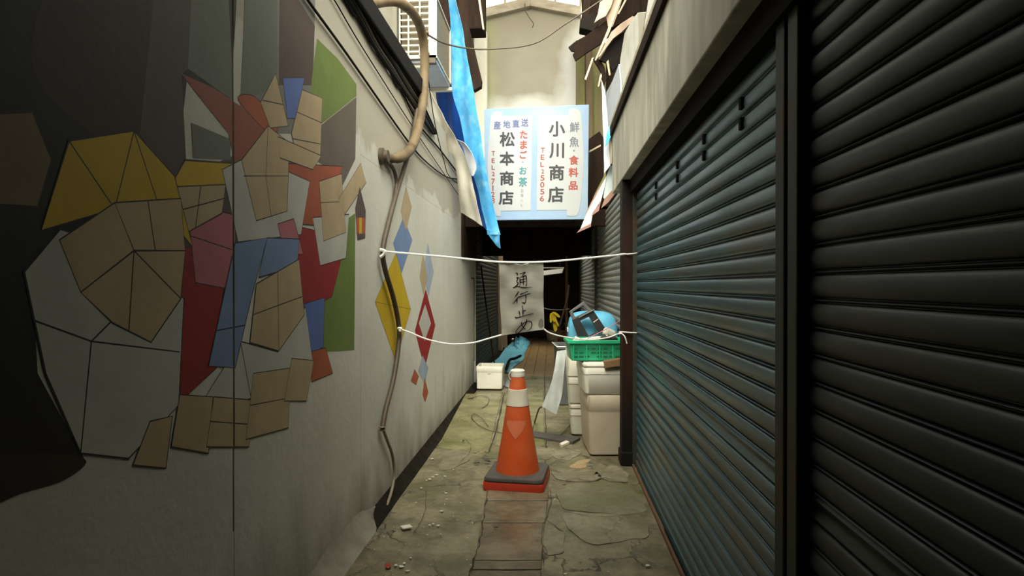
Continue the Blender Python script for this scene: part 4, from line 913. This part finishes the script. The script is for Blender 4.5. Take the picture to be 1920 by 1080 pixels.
# black frame
t = thing('black_stool_frame', 'black plastic two-part frame tilted in front of the blue tub', 'frame', (.30, 5.0, .9))
def fr(pts, hole, y0, th):
    b = MB(); n = len(pts); a = [[onY(x, y, y0+dy) for x, y in P] for dy in (0, th) for P in (pts, hole)]
    i0, i1, i2, i3 = [b.add(q) for q in a]
    for j in range(n):
        k = (j+1) % n
        b.face((i0+j, i0+k, i1+k, i1+j)); b.face((i2+j, i3+j, i3+k, i2+k)); b.face((i0+j, i2+j, i2+k, i0+k)); b.face((i1+j, i1+k, i3+k, i3+j))
    return b
fr([(1072, 600), (1112, 581), (1138, 620), (1085, 637)], [(1088, 601.5), (1104, 594), (1121, 622), (1103, 629)], 5.07, .09).build('lower_frame', 'blackplastic', t, bevel=.006)
fr([(1067, 584), (1094, 565), (1110, 582), (1073, 600)], [(1074, 585), (1093, 573), (1102, 583), (1078, 594)], 5.09, .05).build('handle_frame', 'greyplastic', t, bevel=.006)
b = MB(); b.tube(cat_smooth([onY(1086, 596, 5.065), onY(1100, 588, 5.06), onY(1110, 583, 5.06), onY(1114, 580, 5.07)], 5), .006, 8); b.build('hinge_bar', 'greyplastic', t, smooth=True)
b = MB(); b.prism([onY(1112, 604, 5.068), onY(1122, 597, 5.068), onY(1122.5, 598, 5.068), onY(1113, 605, 5.068)], (0, -.002, 0)); b.build('scratch', 'foam', t)
# blue tub
t = thing('blue_tub', 'light blue plastic tub upside down on the foam boxes behind the black frame', 'tub', (.38, 5.42, .76)); X = place(.365, 5.43, .757, 0)
b = MB(); b.loft([rrect(.215, .22, .06, 0, 6), rrect(.222, .225, .07, .03, 6), rrect(.218, .222, .09, .16, 6), rrect(.205, .21, .11, .235, 6), rrect(.17, .18, .12, .285, 6), rrect(.10, .11, .09, .305, 6), rrect(.03, .03, .025, .31, 6)], X=X); b.build('tub_body', 'blueplastic', t, smooth=True)
b = MB(); b.loft([rrect(.228, .232, .07, .0, 6), rrect(.232, .236, .07, .012, 6), rrect(.228, .232, .07, .026, 6)], X=X); b.build('rim', 'blueplastic', t, smooth=True)
b = MB(); b.box((-.228, -.12, .12), (-.214, .06, .155), X=X); b.build('handle', 'bluegrey', t, bevel=.005)
# grey crate further back
t = thing('grey_container', 'dark grey open container on the ground behind the white foam boxes', 'container', (.17, 6.6, 0)); X = place(.25, 6.62, .006, math.radians(6))
b = MB(); b.loft([rrect(.19, .22, .02, 0), rrect(.205, .235, .02, .60), rrect(.22, .25, .02, .605), rrect(.22, .25, .02, .635), rrect(.195, .225, .02, .635), rrect(.18, .21, .02, .05)], X=X); b.build('container_body', 'greyplastic', t, smooth=True)
b = MB(); b.tube([X @ Vector(p) for p in ((-.222, -.252, .63), (.222, -.252, .63))], .006, 6); b.tube([X @ Vector(p) for p in ((-.222, -.252, .63), (-.222, .252, .63))], .006, 6); b.build('rim_wire', 'pipe', t)
# cloudy plastic sheet
b = MB(); Yp = 5.0
b.sheet(ruled([onY(1046, 658, 5.05), onY(1040, 690, 4.98), onY(1030, 728, 4.92), onY(1016, 762, 4.86)], [onY(1061, 656, 5.05), onY(1058, 692, 4.98), onY(1053, 740, 4.92), onY(1043, 777, 4.86)], 26, 10, .02, 8, 6), .0015)
tag(b.build('plastic_sheet', 'plasticgrey', smooth=True), 'cloudy grey plastic sheet hanging off the tall white foam box', 'sheet')
tubeobj('bent_wire', [onY(1016, 763, 4.85), onY(1010, 768, 4.85), onZ(1003, 790, .02), onZ(998, 806, .01)], .007, 'browncable', 'bent brown wire poking from the tip of the cloudy plastic sheet to the ground', 'wire')
tubeobj('ground_wire', [onZ(1036, 822, .012), onZ(1052, 814, .012), onZ(1066, 800, .02), onZ(1074, 788, .05)], .004, 'browncable', 'thin brown wire curving along the ground beside the foam boxes', 'wire')
# black bar and chip
b = MB(); q0, q1, q2, q3 = onZ(990, 806, .022), onZ(1088, 820, .022), onZ(1074, 828, .022), onZ(985, 815, .022)
b.prism([q0, q1, q2, q3], (0, 0, -.026)); tag(b.build('flat_bar', 'rubber', bevel=.004), 'flat dark grey bar lying on the ground between cone and foam boxes', 'bar')
b = MB(); b.prism([onZ(1049, 831, .022), onZ(1062, 825, .022), onZ(1068, 828, .022), onZ(1054, 834, .022)], (0, 0, -.022)); tag(b.build('foam_chip', 'foam', bevel=.002), 'small white chip on the ground in front of the flat dark bar', 'chip')
# stick, blue sheet
b = MB(); b.tube([onZ(930, 700, .06)+Vector((0, -.02, 0)), onY(915, 600, 8.0), onY(902, 500, 8.35)], .011, 8); tag(b.build('wooden_stick', 'darkwood', smooth=True), 'long dark stick standing in the small open foam box', 'stick')

# ================================================================== FAR PASSAGE
def crumple(outline, z0, amp, n, m, name, label, cat, seed=0, centre_h=.1):
    P = cat_smooth([onZ(x, y, 0) for x, y in outline], 4, True); c = sum(P, Vector())/len(P); b = MB(); rows = []
    for r in range(n+1):
        f = 1-r/n; rows.append(b.add([c.lerp(p, f)+Vector((0, 0, z0+(centre_h*(1-f)*min(1, 1.2-f)+amp*abs(noise.noise(Vector((p.x*f*9, p.y*f*4+seed, seed)))) + amp*.6*abs(noise.noise(Vector((p.x*f*24, p.y*f*12+seed, seed)))) )*(1 if r else .15))) for p in P]))
    k = len(P)
    for r in range(n):
        for j in range(k): b.face((rows[r]+j, rows[r]+(j+1) % k, rows[r+1]+(j+1) % k, rows[r+1]+j))
    return tag(b.build(name, m, smooth=True), label, cat)
crumple([(914, 690), (936, 672), (950, 652), (972, 640), (990, 648), (984, 664), (982, 676), (966, 688), (958, 698), (948, 702), (936, 694)], .022, .035, 16, 'net', 'blue_sheet', 'crumpled light blue sheet lying on the ground beyond the small foam box', 'sheet', 3, .02)
crumple([(962, 650), (968, 640), (984, 639), (994, 646), (986, 656), (972, 660)], .03, .12, 12, 'net', 'blue_bundle', 'bunched heap at the far end of the light blue sheet', 'sheet', 8, .10)
tubeobj('black_strap', [onZ(949, 692, .09), onZ(953, 680, .10), onZ(957, 674, .10), onZ(966, 672, .11), onZ(976, 667, .12)], .022, 'black', 'black forked strap lying on the light blue sheet', 'strap')
crumple([(944, 722), (950, 716), (960, 717), (966, 724), (960, 730), (950, 727)], .006, .05, 5, 'plasticgrey', 'plastic_scrap', 'crumpled clear plastic scrap between the small foam box and the cone', 'scrap', 5, .03)
# floor sticks / planks by the banner foot
b = MB(); b.box((-1.06, 12.0, .02), (-.92, 12.1, .30)); tag(b.build('low_board', 'brownwood', bevel=.006), 'low brown board on edge at the foot of the timber post', 'board')
# broom stick, wooden upright
b = MB(); b.box((.30, 13.3, 0), (.36, 13.4, 2.16)); tag(b.build('wooden_upright', mat('orange_brown_upright', (.30, .16, .06), (.22, .11, .045), 6, .6, stretch=(1, 1, .3)), bevel=.006), 'orange-brown wooden upright at the end of the passage beside the grey shutters', 'post')
b = MB(); b.tube([onY(1049, 612, 9.2), onY(1064, 560, 9.5), onY(1067, 535, 9.6)], .014, 8); b.tube([onY(1049, 612, 9.2), onZ(1047, 640, .02)], .014, 8); tag(b.build('thin_pole', 'browncement', smooth=True), 'thin brown pole leaning behind the yellow plastic', 'pole')
t = thing('hanging_light', 'white lamp housing glimmering high in the dark passage, beside the banner top', 'lamp', (.25, 12.0, 1.7))
b = MB(); p0 = onY(1019, 516, 12.0); b.prism([onY(1016, 517, 12), onY(1054, 512, 12), onY(1057, 503, 12), onY(1016, 508, 12)], (0, .12, 0)); b.build('housing', 'pipe', t, bevel=.008)
b = MB(); b.prism([onY(1014, 503, 12), onY(1058, 503, 12), onY(1058, 501, 12), onY(1014, 501, 12)], (0, .2, 0)); b.build('rail', 'cement', t)
b = MB(); c = onY(1050, 503, 12.05); b.box((c.x-.01, 12.05, c.z), (c.x+.01, 12.09, 2.18)); b.build('hanger', 'cable', t)
# planter with yellow plastic
t = thing('planter', 'low tan planter with green leaves at the dark end of the passage', 'planter', onZ(1040, 640, .015))
pc = onZ(1042, 640, .015)
b = MB(); b.lathe([(.16, 0), (.20, .03), (.22, .20), (.235, .22), (.235, .25), (.20, .25), (.19, .21), (.02, .20)], pc, 20); b.build('pot', 'pot', t, smooth=True)
for i in range(14):
    a = i*2.4; r = .12+.07*(i % 3); h = .20+.10*((i*7) % 5)/4
    tip = pc+Vector((r*2.1*math.cos(a), r*1.4*math.sin(a), .22+h)); mid = pc+Vector((r*math.cos(a), r*math.sin(a), .24+h*.8)); s_ = Vector((-math.sin(a), math.cos(a), .2))*.028
    b = MB(); b.sheet([[pc+Vector((.03*math.cos(a), .03*math.sin(a), .2))-s_*.3, pc+Vector((.03*math.cos(a), .03*math.sin(a), .2))+s_*.3], [mid-s_, mid+s_], [tip-s_*.1, tip+s_*.1]], .003); b.build('leaf', 'leaf', t)
def yl(P, dy): return cat_smooth([onY(x, y, 12.2+dy) for x, y in P], 4, True)
t = thing('yellow_plastic', 'bright yellow plastic drooping above the planter at the dark end of the passage', 'plastic', onY(1040, 600, 12.2))
b = MB()
for P, dy in (([(1033, 590), (1037, 585), (1041, 588), (1044, 600), (1049, 612), (1046, 612), (1041, 604), (1036, 602)], 0), ([(1036, 586), (1042, 586), (1050, 593), (1048, 596), (1041, 591)], -.03), ([(1031, 590), (1035, 588), (1035, 603), (1031, 604)], -.05), ([(1038, 600), (1043, 604), (1045, 618), (1040, 622), (1037, 612)], .03)):
    b.prism(yl(P, dy), (0, .03, 0))
b.build('folds', 'yellow', t, bevel=.006)
b = MB(); b.tube([onY(1041, 604, 12.24), pc+Vector((0, 0, .2))], .015, 6); b.build('stake', 'pot', t)
b = MB(); p = onZ(1024, 632, .02); b.box((p.x-.16, p.y, .02), (p.x+.14, p.y+.25, .22)); tag(b.build('dark_crate', 'blackplastic', bevel=.02), 'black low crate beside the planter, partly behind the banner', 'crate')
b = MB(); p = onZ(1024, 632, .02); b.box((p.x-.12, p.y+.02, .222), (p.x+.10, p.y+.2, .26)); tag(b.build('white_dish', 'foam', bevel=.012), 'small white dish on the black low crate', 'dish')

# ================================================================== SLABS ON THE GROUND
def slab(pts, m, label, th=.022, up=.0045):
    b = MB(); c = [onZ(x, y, up) for x, y in pts]
    b.prism(c, (0, 0, -th)); return tag(b.build('drain_slab', m, bevel=.006), label, 'slab')
slab([(914, 908), (1029, 908), (1027.5, 937.5), (908.5, 937.5)], 'slab', 'concrete drain slab directly under the cone')
slab([(908, 939), (1027, 939), (1023, 979), (902, 979)], 'slab', 'brown-stained drain slab just in front of the cone')
slab([(901.5, 980.5), (1022, 980.5), (1016, 1049), (889, 1049)], 'slab', 'large drain slab, second in front of the cone')
slab([(888.5, 1052), (1016, 1052), (1015, 1066), (886, 1066)], 'slab', 'narrow worn drain slab between the two large ones in the foreground')
slab([(885, 1069), (1015, 1069), (1004, 1240), (850, 1240)], 'slab', 'drain slab cut off by the lower edge of the picture')
slab([(946, 742), (1019, 742), (1021, 834), (928, 834)], 'slabgreen', 'mossy drain slab behind the cone', up=.004)
slab([(960, 702), (1020, 702), (1019, 740.5), (947, 740.5)], 'slabgreen', 'mossy drain slab further back, between small foam box and plastic sheet', up=.004)
slab([(820, 838), (873, 738), (942, 738), (916, 846), (896, 850)], 'slabgreen', 'broad greenish slab between the painted wall and the slabs behind the cone', up=.0035)
def crack(pts, wd=.006, name='crack'):
    c = cat_smooth([onZ(x, y, .0052) for x, y in pts], 6); A = []
    for i, p in enumerate(c):
        d = c[min(i+1, len(c)-1)]-c[max(i-1, 0)]; q = Vector((-d.y, d.x, 0)).normalized()
        ww = wd*.62*(.25+1.5*abs(noise.noise(p*13))); e = q*.012*noise.noise(p*14); A.append((p+q*ww+e, p-q*ww+e))
    return A
b = MB()
for pts, wd in (([(945, 740), (934, 790), (919, 842), (908, 846)], .013), ([(1021, 690), (1021, 750), (1023, 800), (1024, 838)], .012), ([(928, 836), (960, 837), (1000, 837), (1020, 838)], .010), ([(903, 908), (914, 920), (908, 960), (905, 985), (898, 1020), (889, 1048), (880, 1075), (872, 1100)], .008), ([(1030, 915), (1034, 935), (1028, 960), (1018, 985), (1016, 1020), (1018, 1060)], .004),
                ([(1030, 878), (1050, 885), (1078, 882), (1100, 878), (1120, 880)], .005), ([(1036, 900), (1060, 905), (1080, 898), (1110, 902), (1130, 896), (1150, 900), (1178, 905)], .006), ([(1032, 872), (1044, 862), (1056, 868)], .005), ([(1050, 858), (1080, 850), (1110, 860), (1140, 872)], .004), ([(1060, 838), (1080, 846), (1098, 846)], .004),
                ([(862, 850), (880, 852), (900, 846)], .004), ([(842, 905), (870, 900), (912, 898)], .004), ([(860, 915), (884, 905), (912, 905)], .005), ([(1050, 958), (1080, 962), (1110, 968), (1150, 967), (1200, 964), (1225, 972)], .004), ([(1022, 974), (1040, 985), (1056, 996), (1072, 990)], .006), ([(800, 920), (796, 960), (776, 1000)], .003), ([(870, 820), (884, 842), (858, 870)], .003)):
    A = crack(pts, wd)
    for i in range(len(A)-1): b.poly([A[i][0], A[i+1][0], A[i+1][1], A[i][1]])
o = b.build('floor_cracks', mat('crack_dirt', (.022, .020, .014), (.04, .036, .022), 20, .9), fix=False); o['kind'] = 'structure'
# worn patches of other concrete on the ground (thin skims)
def skim(pts, m, name, label, z=.0012):
    b = MB(); c = cat_smooth([onZ(x, y, z) for x, y in pts], 5, True); c = [p+Vector((noise.noise(p*8), noise.noise(p*8+Vector((3, 3, 3))), 0))*.03 for p in c]
    b.prism(c, (0, 0, -.012)); o = b.build(name, m); o['kind'] = 'structure'; return o
M['skimpale'] = floor_concrete('pale_patched_concrete', (.185, .16, .10), (.265, .235, .16), (.15, .132, .078), .3, 2.0)
M['skimgrey'] = floor_concrete('greenish_grey_concrete', (.15, .138, .085), (.22, .20, .13), (.13, .13, .06), .3, 6.0)
M['skimrust'] = floor_concrete('orange_stained_concrete', (.42, .29, .15), (.34, .25, .145), (.26, .2, .12), .3, 8.0)
skim([(1052, 966), (1085, 960), (1120, 972), (1160, 966), (1200, 965), (1215, 985), (1210, 1010), (1180, 1012), (1120, 1020), (1070, 1000)], 'skimpale', 'trim_12', '')
skim([(1022, 985), (1044, 990), (1058, 1030), (1040, 1040), (1022, 1036)], 'skimpale', 'trim_13', '')
skim([(1050, 920), (1110, 905), (1170, 910), (1205, 940), (1200, 960), (1150, 964), (1100, 958), (1056, 952)], 'skimgrey', 'trim_14', '')
skim([(1036, 884), (1070, 888), (1110, 882), (1128, 892), (1104, 902), (1050, 900)], 'skimpale', 'trim_15', '')
skim([(1068, 874), (1086, 864), (1106, 860), (1098, 874), (1078, 878)], 'skimrust', 'trim_16', '')
skim([(1118, 890), (1150, 872), (1172, 884), (1176, 902), (1150, 904)], 'skimpale', 'trim_17', '')
skim([(832, 850), (868, 842), (880, 858), (856, 876), (826, 880)], 'skimpale', 'trim_18', '')
skim([(1036, 846), (1058, 838), (1090, 846), (1070, 862), (1044, 860)], 'skimpale', 'trim_19', '')

# ================================================================== LITTER
def leafobj(x, y, s, a, label, seed):
    p = onZ(x, y, .008); b = MB(); G = []
    for i in range(5):
        u = i/4; ww = s*.42*math.sin(PI*min(.97, max(.06, u)))
        row = []
        for v in (-1, 0, 1):
            q = Vector(((u-.5)*s*2, v*ww, .004+abs(v)*s*.25+.3*s*noise.noise(Vector((u*3, v, seed)))*.5+s*.12)); row.append(p+Matrix.Rotation(a, 3, 'Z') @ q)
        G.append(row)
    b.sheet(G, .002); return tag(b.build('dead_leaf', 'brownleaf', smooth=True), label, 'leaf')
leafobj(894, 870, .022, .3, 'dark dead leaf on the ground, the further of two left of the cone base', 1)
leafobj(914, 867, .026, -.5, 'dark dead leaf touching the cone base corner', 2)
leafobj(882, 749, .030, .1, 'dark dead leaf lying in front of the small open foam box', 3)
leafobj(869, 828, .018, 1.3, 'curled dead leaf on the edge of the broad greenish slab', 4)
leafobj(930, 991, .012, .2, 'dark crumb of leaf on the large drain slab in front of the cone', 5)
leafobj(820, 837, .014, .8, 'small dead leaf near the gutter beside the broad greenish slab', 6)
leafobj(832, 826, .010, 2.0, 'tiny dead leaf next to the small one by the gutter', 7)
leafobj(1058, 911, .012, .2, 'dead leaf scrap on the cracked ground just past the cone', 8)
tubeobj('floor_wire', [onZ(944, 812, .012), onZ(915, 806, .012), onZ(895, 795, .014), onZ(884, 782, .016), (onZ(890, 776, .02)), onZ(905, 786, .02), onZ(916, 800, .015)], .003, 'browncable', 'thin looped wire lying on the broad greenish slab', 'wire')
tubeobj('floor_wire', [onZ(880, 748, .01), onZ(900, 742, .012), onZ(916, 746, .012), onZ(914, 758, .014), onZ(904, 765, .01)], .003, 'browncable', 'thin wire curling over the ground near the small open foam box', 'wire')
rnd = random.Random(3); b = MB()
fl = [(806, 898, 6), (818, 890, 5), (812, 894, 4), (800, 900, 4), (834, 893, 4), (836, 924, 5), (828, 958, 6), (762, 988, 9), (812, 982, 5), (806, 984, 4), (822, 985, 5), (838, 936, 3), (752, 1062, 7), (742, 1060, 6), (758, 1056, 5), (728, 1064, 5), (770, 1046, 4), (765, 1070, 5), (826, 1001, 3), (876, 1009, 3), (810, 860, 6), (850, 880, 4), (790, 915, 4), (780, 942, 4), (1060, 1076, 4), (1140, 1072, 3), (1214, 1060, 6), (1040, 936, 3)]
for i in range(46): fl.append((rnd.uniform(690, 890), rnd.uniform(880, 1078), rnd.uniform(1, 2.6)))
for x, y, s in fl:
    p = onZ(x, y, .0075); 
    if p.x < -.90: continue
    s *= .0019; n = 5; a0 = rnd.random()*6
    b.prism([p+Vector((s*(1.3 if k % 2 else .7)*math.cos(a0+k*2*PI/n), s*rnd.uniform(.6, 1.1)*math.sin(a0+k*2*PI/n), rnd.uniform(0, .002))) for k in range(n)], (0, 0, -.003))
o = b.build('paint_flakes', 'flake'); o['kind'] = 'stuff'; o['label'] = 'pale paint flakes scattered over the ground by the painted wall'; o['category'] = 'flakes'
b = MB(); b.prism([onZ(x, y, .010) for x, y in ((722, 1058), (732, 1055), (733, 1063), (724, 1064))], (0, 0, -.004)); tag(b.build('red_scrap', 'redplastic'), 'tiny red scrap on the ground near the lower edge of the picture', 'scrap')
b = MB(); b.prism([onZ(x, y, .012) for x, y in ((750, 986), (768, 983), (774, 988), (756, 991))], (0, 0, -.006)); tag(b.build('pinkish_scrap', 'tapewhite'), 'pale pinkish scrap on the ground beside the foot of the wall', 'scrap')
